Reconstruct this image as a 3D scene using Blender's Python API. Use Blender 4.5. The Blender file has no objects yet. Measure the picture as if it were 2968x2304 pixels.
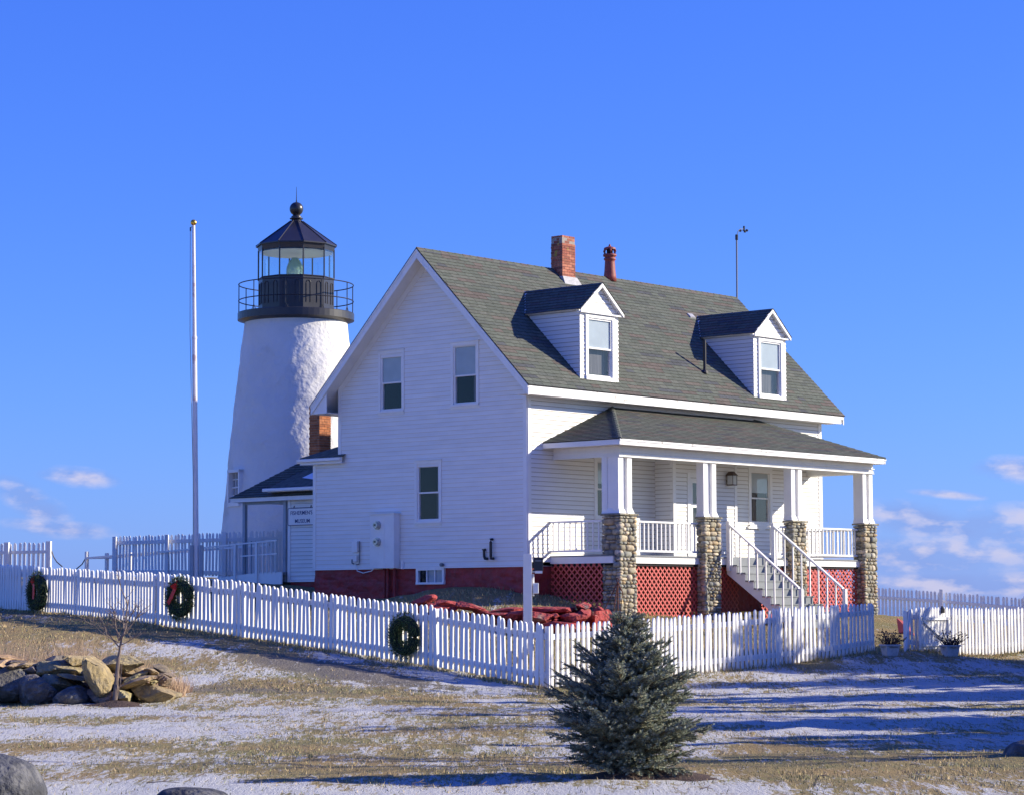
import bpy, bmesh, math, random
import numpy as np
from mathutils import Vector, Matrix

R = random.Random(7)
sc = bpy.context.scene
COL = sc.collection

# ---------------------------------------------------------------- camera
YAW, PITCH, ROLL, FPX = 0.71414, 0.084186, -0.003719, 7152.37
cam_d = bpy.data.cameras.new('camera')
cam = bpy.data.objects.new('camera', cam_d)
COL.objects.link(cam)
cam_d.sensor_fit = 'HORIZONTAL'
cam_d.sensor_width = 36.0
cam_d.lens = 36.0 * FPX / 2968.0
cam_d.clip_start = 0.5
cam_d.clip_end = 30000.0
_r = Vector((1, 0, 0)); _u = Vector((0, -math.sin(PITCH), math.cos(PITCH))); _f = Vector((0, math.cos(PITCH), math.sin(PITCH)))
_rr = _r * math.cos(ROLL) + _u * math.sin(ROLL)
_uu = _u * math.cos(ROLL) - _r * math.sin(ROLL)
m = Matrix.Identity(4)
for i in range(3):
    m[i][0] = _rr[i]; m[i][1] = _uu[i]; m[i][2] = -_f[i]
m[2][3] = 1.6
cam.matrix_world = m
sc.camera = cam

# ---------------------------------------------------------------- light
SUN = Vector((0.874, 0.100, 0.382)).normalized()
sun_d = bpy.data.lights.new('sun', 'SUN')
sun_d.energy = 5.0
sun_d.angle = math.radians(0.5)
sun_d.color = (1.0, 0.90, 0.73)
sun = bpy.data.objects.new('sun', sun_d)
COL.objects.link(sun)
sun.rotation_euler = SUN.to_track_quat('Z', 'Y').to_euler()
sun.location = (60, 10, 40)

world = bpy.data.worlds.new('World')
sc.world = world
world.use_nodes = True
nt = world.node_tree
nt.nodes.clear()
N = nt.nodes.new; L = nt.links.new
out = N('ShaderNodeOutputWorld'); bg = N('ShaderNodeBackground')
SKY_GRADE = ((0.395, 1.10), (0.775, 1.00), (4.5, 0.50))
sky = N('ShaderNodeTexSky'); sky.sky_type = 'NISHITA'; sky.sun_disc = False
sky.sun_elevation = math.asin(SUN.z); sky.sun_rotation = math.atan2(SUN.x, SUN.y)
sky.altitude = 0; sky.air_density = 1.0; sky.dust_density = 0.3; sky.ozone_density = 2.0
bg.inputs['Strength'].default_value = 0.0690
# one colour grade for the whole sky: the deep saturated blue of the photograph
sepc = N('ShaderNodeSeparateColor'); L(sky.outputs[0], sepc.inputs[0]); combc = N('ShaderNodeCombineColor')
for i_, (k_, p_) in enumerate(SKY_GRADE):
    pw_ = N('ShaderNodeMath'); pw_.operation = 'POWER'; L(sepc.outputs[i_], pw_.inputs[0]); pw_.inputs[1].default_value = p_
    ml_ = N('ShaderNodeMath'); ml_.operation = 'MULTIPLY'; L(pw_.outputs[0], ml_.inputs[0]); ml_.inputs[1].default_value = k_; L(ml_.outputs[0], combc.inputs[i_])
# low clouds near the horizon: direction -> azimuth / elevation
tc = N('ShaderNodeTexCoord'); sep = N('ShaderNodeSeparateXYZ'); L(tc.outputs['Generated'], sep.inputs[0])
def M(op, a, b=None, c=None, clamp=False):
    n = N('ShaderNodeMath'); n.operation = op; n.use_clamp = clamp
    for i, v in enumerate((a, b, c)):
        if v is None: continue
        if isinstance(v, (int, float)): n.inputs[i].default_value = v
        else: L(v, n.inputs[i])
    return n.outputs[0]
az = M('ARCTAN2', sep.outputs[0], sep.outputs[1])
el = M('ARCSINE', sep.outputs[2])
comb = N('ShaderNodeCombineXYZ')
L(M('MULTIPLY', az, 57.3), comb.inputs[0]); L(M('MULTIPLY', el, 57.3 * 2.2), comb.inputs[1])
n1 = N('ShaderNodeTexNoise'); n1.inputs['Scale'].default_value = 0.7; n1.inputs['Detail'].default_value = 7; n1.inputs['Roughness'].default_value = 0.55
L(comb.outputs[0], n1.inputs['Vector'])
n2 = N('ShaderNodeTexNoise'); n2.inputs['Scale'].default_value = 0.7; n2.inputs['Detail'].default_value = 4
shift = N('ShaderNodeVectorMath'); shift.operation = 'ADD'; L(comb.outputs[0], shift.inputs[0]); shift.inputs[1].default_value = (-0.35, -0.3, 0)
L(shift.outputs[0], n2.inputs['Vector'])
azd = M('MULTIPLY', az, 57.3); eld = M('MULTIPLY', el, 57.3)
def blob(a0, e0, ra, re, tilt=0.0):
    dx = M('SUBTRACT', azd, a0)
    e_ = M('SUBTRACT', M('SUBTRACT', eld, e0), M('MULTIPLY', dx, tilt))
    q = M('ADD', M('POWER', M('DIVIDE', dx, ra), 2), M('POWER', M('DIVIDE', e_, re), 2))
    return M('POWER', 2.718, M('MULTIPLY', q, -1.0))
# clouds all round the horizon to the right, single ones on the left
spec = [(-10.95, 2.35, 0.95, 0.48, -0.45), (-10.4, 1.8, 1.4, 0.25, -0.10), (-10.05, 2.98, 1.0, 0.27, -0.08),
        (11.6, 3.05, 1.2, 0.35, -0.1), (9.3, 1.95, 1.6, 0.5, -0.15), (11.2, 1.75, 1.6, 0.6, 0), (9.8, 1.1, 3.0, 0.55, 0), (10.3, .45, 3.5, .4, 0), (10.0, 2.5, 1.0, .12, -.1)]
tot = None
for s_ in spec:
    b_ = blob(*s_)
    tot = b_ if tot is None else M('MAXIMUM', tot, b_)
band = M('MULTIPLY', blob(60, 1.4, 46, 1.0), 0.75)
band2 = M('MULTIPLY', blob(-110, 1.0, 80, 0.8), 0.6)
tot = M('MAXIMUM', tot, M('MAXIMUM', band, band2))
dens = M('MULTIPLY', M('SUBTRACT', M('MULTIPLY', tot, M('ADD', M('MULTIPLY', n1.outputs[0], 2.0), 0.1)), 0.38), 1.5, clamp=True)
lit = M('MULTIPLY', M('SUBTRACT', M('ADD', M('MULTIPLY', n2.outputs[0], -1.0), n1.outputs[0]), -0.05), 6.0, clamp=True)
cmix = N('ShaderNodeMix'); cmix.data_type = 'RGBA'
L(lit, cmix.inputs[0]); cmix.inputs[6].default_value = (2.5, 3.6, 7.6, 1); cmix.inputs[7].default_value = (6.9, 6.4, 7.8, 1)
fin = N('ShaderNodeMix'); fin.data_type = 'RGBA'
L(M('MULTIPLY', dens, 0.68), fin.inputs[0]); L(combc.outputs[0], fin.inputs[6]); L(cmix.outputs[2], fin.inputs[7])
L(fin.outputs[2], bg.inputs['Color']); L(bg.outputs[0], out.inputs['Surface'])

sc.view_settings.view_transform = 'Standard'
sc.view_settings.look = 'None'
sc.view_settings.exposure = 0.60
sc.view_settings.gamma = 1.0
sc.view_settings.use_curve_mapping = False

# ---------------------------------------------------------------- materials
def mat(name, col=(0.8, 0.8, 0.8), rough=0.6, noise=None, bump=None, attr=False, metal=0.0, spec=None, streak=None, coat=0.0, dirt=None):
    """noise=(scale, amount) colour variation; bump=(scale, distance); attr: multiply by the mesh colour attribute"""
    m = bpy.data.materials.new(name); m.use_nodes = True
    t = m.node_tree; b = t.nodes['Principled BSDF']
    b.inputs['Roughness'].default_value = rough; b.inputs['Metallic'].default_value = metal
    if spec is not None: b.inputs['Specular IOR Level'].default_value = spec
    if coat: b.inputs['Coat Weight'].default_value = coat
    c = None
    rgb = t.nodes.new('ShaderNodeRGB'); rgb.outputs[0].default_value = (*col, 1); c = rgb.outputs[0]
    tcn = t.nodes.new('ShaderNodeTexCoord')
    if attr:
        a = t.nodes.new('ShaderNodeAttribute'); a.attribute_name = 'Col'
        mx = t.nodes.new('ShaderNodeMix'); mx.data_type = 'RGBA'; mx.blend_type = 'MULTIPLY'; mx.inputs[0].default_value = 1
        t.links.new(c, mx.inputs[6]); t.links.new(a.outputs['Color'], mx.inputs[7]); c = mx.outputs[2]
    def addnoise(c, scale, amt, tgt=None, det=6, vec=None, lo=0.35, hi=0.65):
        n = t.nodes.new('ShaderNodeTexNoise'); n.inputs['Scale'].default_value = scale; n.inputs['Detail'].default_value = det
        t.links.new(vec or tcn.outputs['Object'], n.inputs['Vector'])
        r = t.nodes.new('ShaderNodeMapRange'); r.inputs[1].default_value = lo; r.inputs[2].default_value = hi
        r.inputs[3].default_value = 0.0; r.inputs[4].default_value = amt
        t.links.new(n.outputs[0], r.inputs[0])
        mx = t.nodes.new('ShaderNodeMix'); mx.data_type = 'RGBA'
        if tgt is None:
            mx.blend_type = 'MULTIPLY'; mx.inputs[7].default_value = (0.35, 0.35, 0.35, 1)
        else:
            mx.inputs[7].default_value = (*tgt, 1)
        t.links.new(r.outputs[0], mx.inputs[0]); t.links.new(c, mx.inputs[6])
        return mx.outputs[2]
    if noise: c = addnoise(c, noise[0], noise[1], noise[2] if len(noise) > 2 else None)
    if dirt:  # (scale, amount, colour, lo, hi)
        c = addnoise(c, dirt[0], dirt[1], dirt[2], 8, None, dirt[3], dirt[4])
    if streak:
        mp = t.nodes.new('ShaderNodeMapping'); mp.inputs['Scale'].default_value = streak[2]
        t.links.new(tcn.outputs['Object'], mp.inputs[0])
        c = addnoise(c, streak[0], streak[1], None, 4, mp.outputs[0])
    t.links.new(c, b.inputs['Base Color'])
    if bump:
        n = t.nodes.new('ShaderNodeTexNoise'); n.inputs['Scale'].default_value = bump[0]; n.inputs['Detail'].default_value = 8
        t.links.new(tcn.outputs['Object'], n.inputs['Vector'])
        bp = t.nodes.new('ShaderNodeBump'); bp.inputs['Distance'].default_value = bump[1]; bp.inputs['Strength'].default_value = 1.0
        t.links.new(n.outputs[0], bp.inputs['Height']); t.links.new(bp.outputs[0], b.inputs['Normal'])
    return m

WHITE = mat('white_paint', (0.83, 0.825, 0.80), 0.45, noise=(2.3, 0.10), dirt=(9, 0.12, (0.45, 0.42, 0.36), 0.55, 0.8), bump=(30, 0.001))
CLAP = mat('clapboard_paint', (0.83, 0.825, 0.80), 0.5, attr=True, streak=(1.0, 0.10, (1.2, 1.2, 9.0)), dirt=(3.1, 0.10, (0.5, 0.48, 0.42), 0.55, 0.8), bump=(14, 0.0015))
WORN = mat('worn_white_paint', (0.83, 0.825, 0.80), 0.5, noise=(1.5, 0.08), dirt=(5.5, 0.75, (0.22, 0.17, 0.12), 0.61, 0.72), bump=(25, 0.002))
FENCE = mat('fence_paint', (0.83, 0.825, 0.80), 0.55, streak=(6, 0.14, (1, 1, 0.12)), dirt=(4, 0.2, (0.35, 0.33, 0.28), 0.58, 0.75), bump=(40, 0.001))
RED = mat('red_masonry_paint', (0.33, 0.028, 0.03), 0.6, noise=(2.5, 0.45), dirt=(7, 0.35, (0.2, 0.08, 0.08), 0.5, 0.7), bump=(5, 0.05))
REDW = mat('red_wood_paint', (0.60, 0.09, 0.075), 0.55, noise=(4, 0.3), bump=(30, 0.001))
REDROCK = mat('red_painted_rock', (0.42, 0.055, 0.05), 0.85, noise=(5, 0.5), dirt=(2.4, 0.8, (0.28, 0.24, 0.18), 0.62, 0.70), bump=(9, 0.09))
SHING = mat('asphalt_shingle', (1, 1, 1), 0.92, attr=True, noise=(14, 0.3), bump=(60, 0.003), spec=0.2)
CAPSH = mat('grey_shingle', (0.13, 0.14, 0.12), 0.92, noise=(6, 0.5), bump=(50, 0.004), spec=0.2)
SOIL = mat('stone_mortar', (0.22, 0.20, 0.16), 0.95, noise=(12, 0.5), bump=(20, 0.02))
STONE = mat('field_stone', (1, 1, 1), 0.85, attr=True, noise=(11, 0.5), dirt=(16, 0.5, (0.35, 0.33, 0.28), 0.55, 0.75), bump=(28, 0.008))
ROCK = mat('tan_ledge_rock', (1, 1, 1), 0.9, attr=True, noise=(5, 0.6), dirt=(9, 0.6, (0.10, 0.10, 0.10), 0.5, 0.7), bump=(10, 0.07))
GRANITE = mat('grey_granite', (1, 1, 1), 0.85, attr=True, noise=(6, 0.7), dirt=(5, 0.45, (0.36, 0.35, 0.33), 0.50, 0.70), bump=(18, 0.05))
BRICK = mat('red_brick', (1, 1, 1), 0.85, attr=True, noise=(16, 0.4), dirt=(4.5, 0.85, (0.36, 0.30, 0.04), 0.60, 0.68), bump=(40, 0.004))
BRICK2 = mat('orange_brick', (1, 1, 1), 0.85, attr=True, noise=(16, 0.4), bump=(40, 0.004))
MORTAR = mat('mortar', (0.38, 0.33, 0.28), 0.95, noise=(12, 0.4))
TERRA = mat('terracotta', (0.30, 0.06, 0.045), 0.6, noise=(7, 0.4), bump=(20, 0.004))
LEAD = mat('lead_flashing', (0.42, 0.42, 0.43), 0.6, noise=(8, 0.4), bump=(20, 0.01))
BLACK = mat('black_iron_paint', (0.022, 0.022, 0.026), 0.38, noise=(4, 0.3))
LANT = mat('lantern_black_paint', (0.035, 0.033, 0.038), 0.35, noise=(2.5, 0.35))
PIPE = mat('black_pipe', (0.02, 0.02, 0.022), 0.5)
GREYDECK = mat('grey_deck_paint', (0.19, 0.21, 0.225), 0.6, noise=(5, 0.25))
GREYPOST = mat('grey_blue_trim', (0.34, 0.40, 0.46), 0.6, noise=(5, 0.2))
DARK = mat('dark_room', (0.008, 0.008, 0.012), 0.9)
BLIND = mat('window_blind', (0.45, 0.50, 0.50), 0.8, noise=(3, 0.15))
CURTAIN = mat('curtain', (0.16, 0.15, 0.15), 0.9, streak=(1, 0.8, (40, 40, 1)))
LEAF = mat('spruce_needle', (1, 1, 1), 0.6, attr=True, spec=0.3)
BARK = mat('bark', (0.13, 0.10, 0.075), 0.9, noise=(20, 0.5), bump=(40, 0.004))
TWIG = mat('grey_twig', (0.22, 0.165, 0.13), 0.85, noise=(15, 0.4))
STRAW = mat('dry_grass', (1, 1, 1), 0.85, attr=True)
WREATH = mat('wreath_needle', (1, 1, 1), 0.6, attr=True)
RIBBON = mat('red_ribbon', (0.80, 0.014, 0.012), 0.4)
GOLD = mat('gold_leaf', (0.75, 0.42, 0.07), 0.28, metal=0.85)
POLE = mat('pole_paint', (0.88, 0.82, 0.80), 0.45, noise=(1.5, 0.2), dirt=(2.2, 0.5, (0.4, 0.12, 0.12), 0.6, 0.66))
MASONRY = mat('whitewashed_masonry', (0.74, 0.73, 0.69), 0.75, noise=(1.1, 0.12), dirt=(0.7, 0.35, (0.42, 0.37, 0.24), 0.60, 0.72), bump=(7, 0.035))
MULCH = mat('bark_mulch', (0.10, 0.06, 0.04), 0.95, noise=(30, 0.7), bump=(35, 0.04))
RUST = mat('rusty_iron', (0.20, 0.07, 0.035), 0.85, noise=(20, 0.5))
MAST = mat('galvanised_pipe', (0.18, 0.19, 0.21), 0.5, metal=0.5)
SIGNBLUE = mat('sign_blue_paint', (0.02, 0.04, 0.16), 0.6)
CLOTH = mat('red_cloth', (0.6, 0.12, 0.10), 0.8)
PLANTER = mat('planter_paint', (0.62, 0.62, 0.62), 0.6, dirt=(7, 0.6, (0.3, 0.29, 0.27), 0.5, 0.7))
ROPE = mat('rope', (0.35, 0.34, 0.3), 0.9)
CHAIN = mat('chain_iron', (0.10, 0.09, 0.08), 0.6)
METER = mat('meter_glass', (0.45, 0.45, 0.42), 0.15, metal=0.3)

def glass(name, tintc, refl, rough=0.01):
    m = bpy.data.materials.new(name); m.use_nodes = True; t = m.node_tree; t.nodes.clear()
    o = t.nodes.new('ShaderNodeOutputMaterial'); tr = t.nodes.new('ShaderNodeBsdfTransparent'); gl = t.nodes.new('ShaderNodeBsdfGlossy')
    tr.inputs[0].default_value = (*tintc, 1); gl.inputs['Roughness'].default_value = rough; gl.inputs[0].default_value = (1, 1, 1, 1)
    lw = t.nodes.new('ShaderNodeLayerWeight'); lw.inputs[0].default_value = 0.5
    fr = t.nodes.new('ShaderNodeMath'); fr.operation = 'POWER'; fr.inputs[1].default_value = 3.0; t.links.new(lw.outputs['Facing'], fr.inputs[0])
    ad = t.nodes.new('ShaderNodeMath'); ad.operation = 'ADD'; ad.use_clamp = True; ad.inputs[1].default_value = refl
    t.links.new(fr.outputs[0], ad.inputs[0])
    mx = t.nodes.new('ShaderNodeMixShader'); t.links.new(ad.outputs[0], mx.inputs[0]); t.links.new(tr.outputs[0], mx.inputs[1]); t.links.new(gl.outputs[0], mx.inputs[2])
    t.links.new(mx.outputs[0], o.inputs[0])
    return m
GLASS = glass('window_glass', (0.9, 0.92, 0.95), 0.02)
LGLASS = glass('lantern_glass', (0.86, 0.93, 0.93), 0.03)
LENS = mat('fresnel_lens_glass', (0.62, 0.78, 0.66), 0.08)
LENS.node_tree.nodes['Principled BSDF'].inputs['Transmission Weight'].default_value = 0.45

# ---------------------------------------------------------------- mesh helpers
class MB:
    def __init__(s): s.v = []; s.f = []; s.c = []; s.col = (1, 1, 1)
    def add(s, vs, fs, col=None):
        o = len(s.v); s.v.extend([tuple(p) for p in vs])
        for f in fs: s.f.append(tuple(i + o for i in f)); s.c.append(col or s.col)
    def box(s, x0, x1, y0, y1, z0, z1, col=None):
        s.add([(x0, y0, z0), (x1, y0, z0), (x1, y1, z0), (x0, y1, z0), (x0, y0, z1), (x1, y0, z1), (x1, y1, z1), (x0, y1, z1)],
              [(0, 3, 2, 1), (4, 5, 6, 7), (0, 1, 5, 4), (1, 2, 6, 5), (2, 3, 7, 6), (3, 0, 4, 7)], col)
    def hexa(s, p, col=None):  # 8 corners, bottom 4 then top 4
        s.add(p, [(0, 3, 2, 1), (4, 5, 6, 7), (0, 1, 5, 4), (1, 2, 6, 5), (2, 3, 7, 6), (3, 0, 4, 7)], col)
    def extrude(s, poly, d, col=None):  # planar polygon (3d points) thickened by the vector d
        n = len(poly); d = Vector(d)
        vs = [Vector(p) for p in poly] + [Vector(p) + d for p in poly]
        fs = [tuple(range(n))[::-1], tuple(range(n, 2 * n))] + [(i, (i + 1) % n, n + (i + 1) % n, n + i) for i in range(n)]
        s.add(vs, fs, col)
    def tube(s, pts, r, seg=8, col=None, cap=True):
        pts = [Vector(p) for p in pts]; n = len(pts)
        rs = r if isinstance(r, (list, tuple)) else [r] * n
        vs = []; fs = []
        for i, p in enumerate(pts):
            d = (pts[min(i + 1, n - 1)] - pts[max(i - 1, 0)]).normalized()
            a = d.cross(Vector((0, 0, 1)))
            if a.length < 0.05: a = d.cross(Vector((1, 0, 0)))
            a.normalize(); b = d.cross(a)
            for k in range(seg):
                t = 2 * math.pi * k / seg
                vs.append(p + (a * math.cos(t) + b * math.sin(t)) * rs[i])
        for i in range(n - 1):
            for k in range(seg):
                k2 = (k + 1) % seg
                fs.append((i * seg + k, i * seg + k2, (i + 1) * seg + k2, (i + 1) * seg + k))
        if cap: fs.append(tuple(range(seg))[::-1]); fs.append(tuple((n - 1) * seg + k for k in range(seg)))
        s.add(vs, fs, col)
    def lathe(s, prof, cx=0, cy=0, seg=24, phase=0.0, col=None, cap=True):
        vs = []; fs = []
        for r, z in prof:
            for k in range(seg):
                t = 2 * math.pi * k / seg + phase
                vs.append((cx + r * math.sin(t), cy - r * math.cos(t), z))
        for i in range(len(prof) - 1):
            for k in range(seg):
                k2 = (k + 1) % seg
                fs.append((i * seg + k, i * seg + k2, (i + 1) * seg + k2, (i + 1) * seg + k))
        if cap: fs.append(tuple(range(seg))[::-1]); fs.append(tuple((len(prof) - 1) * seg + k for k in range(seg)))
        s.add(vs, fs, col)
    def build(s, name, material, parent=None, smooth=False, recalc=True, bevel=0.0):
        me = bpy.data.meshes.new(name); me.from_pydata(s.v, [], s.f)
        if recalc:
            b = bmesh.new(); b.from_mesh(me); bmesh.ops.recalc_face_normals(b, faces=b.faces); b.to_mesh(me); b.free()
        at = me.color_attributes.new('Col', 'FLOAT_COLOR', 'CORNER')
        cols = []
        for f, c in zip(s.f, s.c): cols.extend([c[0], c[1], c[2], 1.0] * len(f))
        at.data.foreach_set('color', cols)
        if smooth: me.polygons.foreach_set('use_smooth', [True] * len(me.polygons))
        me.materials.append(material)
        o = bpy.data.objects.new(name, me); COL.objects.link(o)
        if parent: o.parent = parent
        if bevel:
            bv = o.modifiers.new('bevel', 'BEVEL'); bv.width = bevel; bv.segments = 2; bv.limit_method = 'ANGLE'
        return o

def tag(o, label=None, cat=None, group=None, kind=None):
    if label: o['label'] = label
    if cat: o['category'] = cat
    if group: o['group'] = group
    if kind: o['kind'] = kind
    return o
def empty(name, loc=(0, 0, 0), rz=0.0, parent=None):
    o = bpy.data.objects.new(name, None); COL.objects.link(o); o.location = loc; o.rotation_euler = (0, 0, rz)
    o.empty_display_size = 0.3
    if parent: o.parent = parent
    return o
def copy_tree(o, parent=None):
    c = o.copy(); COL.objects.link(c); c.parent = parent
    for ch in list(o.children): copy_tree(ch, c)
    return c

class Fr:
    """a flat face: u along it, v up, w out of it"""
    def __init__(s, o, u, w, v=(0, 0, 1)): s.o = Vector(o); s.u = Vector(u); s.v = Vector(v); s.w = Vector(w)
    def p(s, u, v, w=0): return s.o + s.u * u + s.v * v + s.w * w
    def box(s, mb, u0, u1, v0, v1, w0, w1, col=None):
        mb.hexa([s.p(u0, v0, w0), s.p(u1, v0, w0), s.p(u1, v0, w1), s.p(u0, v0, w1), s.p(u0, v1, w0), s.p(u1, v1, w0), s.p(u1, v1, w1), s.p(u0, v1, w1)], col)

def clapboards(fr, lo, hi, z0, z1, pitch, parent, holes=(), name='clapboard', back=None, grime_shade=.42, butt=.014, gh=.011):
    """lo(z), hi(z): the limits of the wall; holes: (u0,u1,v0,v1)"""
    z = z0; seen = back if back is not None else MB()
    while z < z1 - 0.02:
        zt = min(z + pitch, z1)
        segs = [(lo(z), hi(z), lo(zt), hi(zt))]
        for (h0, h1, v0, v1) in holes:
            if z >= v0 and zt <= v1:
                new = []
                for (a, b, c, d) in segs:
                    if h1 <= max(a, c) or h0 >= min(b, d): new.append((a, b, c, d)); continue
                    if a < h0: new.append((a, h0, c, h0))
                    if b > h1: new.append((h1, b, h1, d))
                segs = new
        for (a, b, c, d) in segs:
            if b - a < 0.03: continue
            parts = [(a, b, c, d)]
            if b - a > 4.5:   # butt joint somewhere
                j = a + (b - a) * R.uniform(0.3, 0.7); parts = [(a, j - 0.001, c, j - 0.001), (j + 0.001, b, j + 0.001, d)]
            for (a_, b_, c_, d_) in parts:
                mb = MB(); k = R.uniform(0.955, 1.0); wb = butt + R.uniform(-0.003, 0.003)
                g_ = gh; wl = wb - (wb - .003) * g_ / (zt + .004 - z); ka = (k * grime_shade, k * grime_shade * .88, k * grime_shade * .70)  # brown lower strip: dirt line with the shade under the lap painted in
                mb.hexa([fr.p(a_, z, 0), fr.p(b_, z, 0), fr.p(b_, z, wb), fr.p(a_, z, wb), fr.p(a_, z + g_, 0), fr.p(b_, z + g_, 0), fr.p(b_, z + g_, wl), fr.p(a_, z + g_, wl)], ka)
                mb.hexa([fr.p(a_, z + g_, 0), fr.p(b_, z + g_, 0), fr.p(b_, z + g_, wl), fr.p(a_, z + g_, wl),
                         fr.p(c_, zt + 0.004, 0), fr.p(d_, zt + 0.004, 0), fr.p(d_, zt + 0.004, 0.003), fr.p(c_, zt + 0.004, 0.003)], (k, k, k))
                mb.build(name, CLAP, parent, recalc=True)
            seen.hexa([fr.p(a, z, -0.10), fr.p(b, z, -0.10), fr.p(b, z, -0.001), fr.p(a, z, -0.001), fr.p(c, zt, -0.10), fr.p(d, zt, -0.10), fr.p(d, zt, -0.001), fr.p(c, zt, -0.001)])
        z = zt
    return seen

def window(fr, g0, g1, v0, v1, vm, parent, cas=0.11, blind=True, curtain=False, sill=True, shade_drop=1.0, w_out=0.03, frame_mat=None, low_blind=False):
    """double-hung window: glass extents g0..g1, v0..v1, meeting rail at vm"""
    fm = frame_mat or WHITE
    wn = empty('window', parent=parent)
    s = 0.045
    mb = MB()  # casing
    fr.box(mb, g0 - s - cas, g0 - s, v0 - s, v1 + s, -0.09, w_out)
    fr.box(mb, g1 + s, g1 + s + cas, v0 - s, v1 + s, -0.09, w_out)
    fr.box(mb, g0 - s - cas, g1 + s + cas, v1 + s, v1 + s + cas, -0.09, w_out + 0.002)
    fr.box(mb, g0 - s - cas - 0.015, g1 + s + cas + 0.015, v1 + s + cas, v1 + s + cas + 0.02, 0.0, w_out + 0.03)
    mb.build('casing', fm, wn)
    mb = MB(); fr.box(mb, g0 - s - cas, g1 + s + cas, v0 - s - 0.05, v0 - s, -0.05, w_out + 0.035); 
    if sill: fr.box(mb, g0 - s - cas, g1 + s + cas, v0 - s - 0.11, v0 - s - 0.05, -0.05, w_out)
    mb.build('sill', fm, wn)
    mb = MB()
    fr.box(mb, g0 - s, g0, vm, v1 + s, -0.06, 0.004); fr.box(mb, g1, g1 + s, vm, v1 + s, -0.06, 0.004); fr.box(mb, g0, g1, v1, v1 + s, -0.06, 0.004)
    fr.box(mb, g0, g1, vm - 0.02, vm + 0.02, -0.07, 0.006)
    fr.box(mb, g0 - s, g0, v0 - s, vm, -0.08, -0.012); fr.box(mb, g1, g1 + s, v0 - s, vm, -0.08, -0.012); fr.box(mb, g0, g1, v0 - s, v0, -0.08, -0.012)
    mb.build('sash', fm, wn)
    for (a, b, w) in ((vm + 0.02, v1, -0.02), (v0, vm - 0.02, -0.045)):
        mb = MB(); mb.add([fr.p(g0, a, w), fr.p(g1, a, w), fr.p(g1, b, w), fr.p(g0, b, w)], [(0, 1, 2, 3)]); mb.build('pane', GLASS, wn)
    if blind:
        mb = MB(); bz = v1 - (v1 - vm) * shade_drop
        fr.box(mb, g0 + 0.001, g1 - 0.001, bz, v1, -0.034, -0.029); mb.build('blind', BLIND, wn)
    if low_blind:
        mb = MB(); fr.box(mb, g0 - 0.02, g1 + 0.02, v0, vm, -0.15, -0.145); mb.build('blind', CURTAIN if low_blind == 2 else BLIND, wn)
    if curtain:
        mb = MB(); W = g1 - g0
        for q in range(10):
            u = g0 + W * 0.30 * q / 10
            fr.box(mb, u, u + W * 0.03, v0 - 0.02, vm, -0.17 - 0.015 * (q % 2), -0.16 - 0.015 * (q % 2))
        mb.build('curtain', CURTAIN, wn)
    mb = MB()  # dark room behind
    P = fr.p; a, b, c, d = g0 - 0.2, g1 + 0.2, v0 - 0.15, v1 + 0.15
    vs = [P(a, c, -0.11), P(b, c, -0.11), P(b, d, -0.11), P(a, d, -0.11), P(a, c, -0.9), P(b, c, -0.9), P(b, d, -0.9), P(a, d, -0.9)]
    mb.add(vs, [(4, 5, 6, 7), (0, 1, 5, 4), (1, 2, 6, 5), (2, 3, 7, 6), (3, 0, 4, 7)])
    mb.build('room', DARK, wn, recalc=False)
    return wn, (g0 - s - 0.01, g1 + s + 0.01, v0 - s - 0.05, v1 + s + 0.05)

def hole_of(g0, g1, v0, v1, pad=0.05): return (g0 - pad, g1 + pad, v0 - pad, v1 + pad)

def blob_stone(cx, cy, cz, sx, sy, sz, rng, sub=2, pw=2.6, rough=0.12):
    """rounded boulder-like solid as (verts, faces)"""
    n = sub + 1; vs = {}; V = []; F = []
    off = [rng.uniform(0, 9) for _ in range(3)]
    def vid(p):
        k = tuple(round(c * 1000) for c in p)
        if k not in vs:
            d = Vector(p)
            l = (abs(d.x) ** pw + abs(d.y) ** pw + abs(d.z) ** pw) ** (1 / pw)
            d = d / l
            w = 1 + rough * (math.sin(d.x * 3.1 + off[0]) * math.cos(d.y * 2.7 + off[1]) + 0.6 * math.sin(d.z * 4.3 + off[2] + d.x * 2))
            V.append((cx + d.x * sx * w, cy + d.y * sy * w, cz + d.z * sz * w)); vs[k] = len(V) - 1
        return vs[k]
    for ax in range(3):
        for sg in (-1, 1):
            for i in range(n):
                for j in range(n):
                    q = []
                    for (di, dj) in ((0, 0), (1, 0), (1, 1), (0, 1)):
                        a = -1 + 2 * (i + di) / n; b = -1 + 2 * (j + dj) / n
                        p = [0, 0, 0]; p[ax] = sg; p[(ax + 1) % 3] = a; p[(ax + 2) % 3] = b
                        q.append(vid(p))
                    F.append(tuple(q))
    return V, F

# smooth value noise for numpy grids
_rs = np.random.RandomState(11); _tab = _rs.rand(256, 256)
def vnoise(x, y):
    xi = np.floor(x).astype(int); yi = np.floor(y).astype(int); fx = x - xi; fy = y - yi
    fx = fx * fx * (3 - 2 * fx); fy = fy * fy * (3 - 2 * fy)
    g = lambda a, b: _tab[a % 256, b % 256]
    return (g(xi, yi) * (1 - fx) + g(xi + 1, yi) * fx) * (1 - fy) + (g(xi, yi + 1) * (1 - fx) + g(xi + 1, yi + 1) * fx) * fy
def fbm(x, y, o=5, lac=2.03, gain=0.5):
    s = 0; a = 1; t = 0
    for i in range(o): s = s + a * vnoise(x + 17.3 * i, y + 9.1 * i); t += a; a *= gain; x = x * lac; y = y * lac
    return s / t

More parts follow.
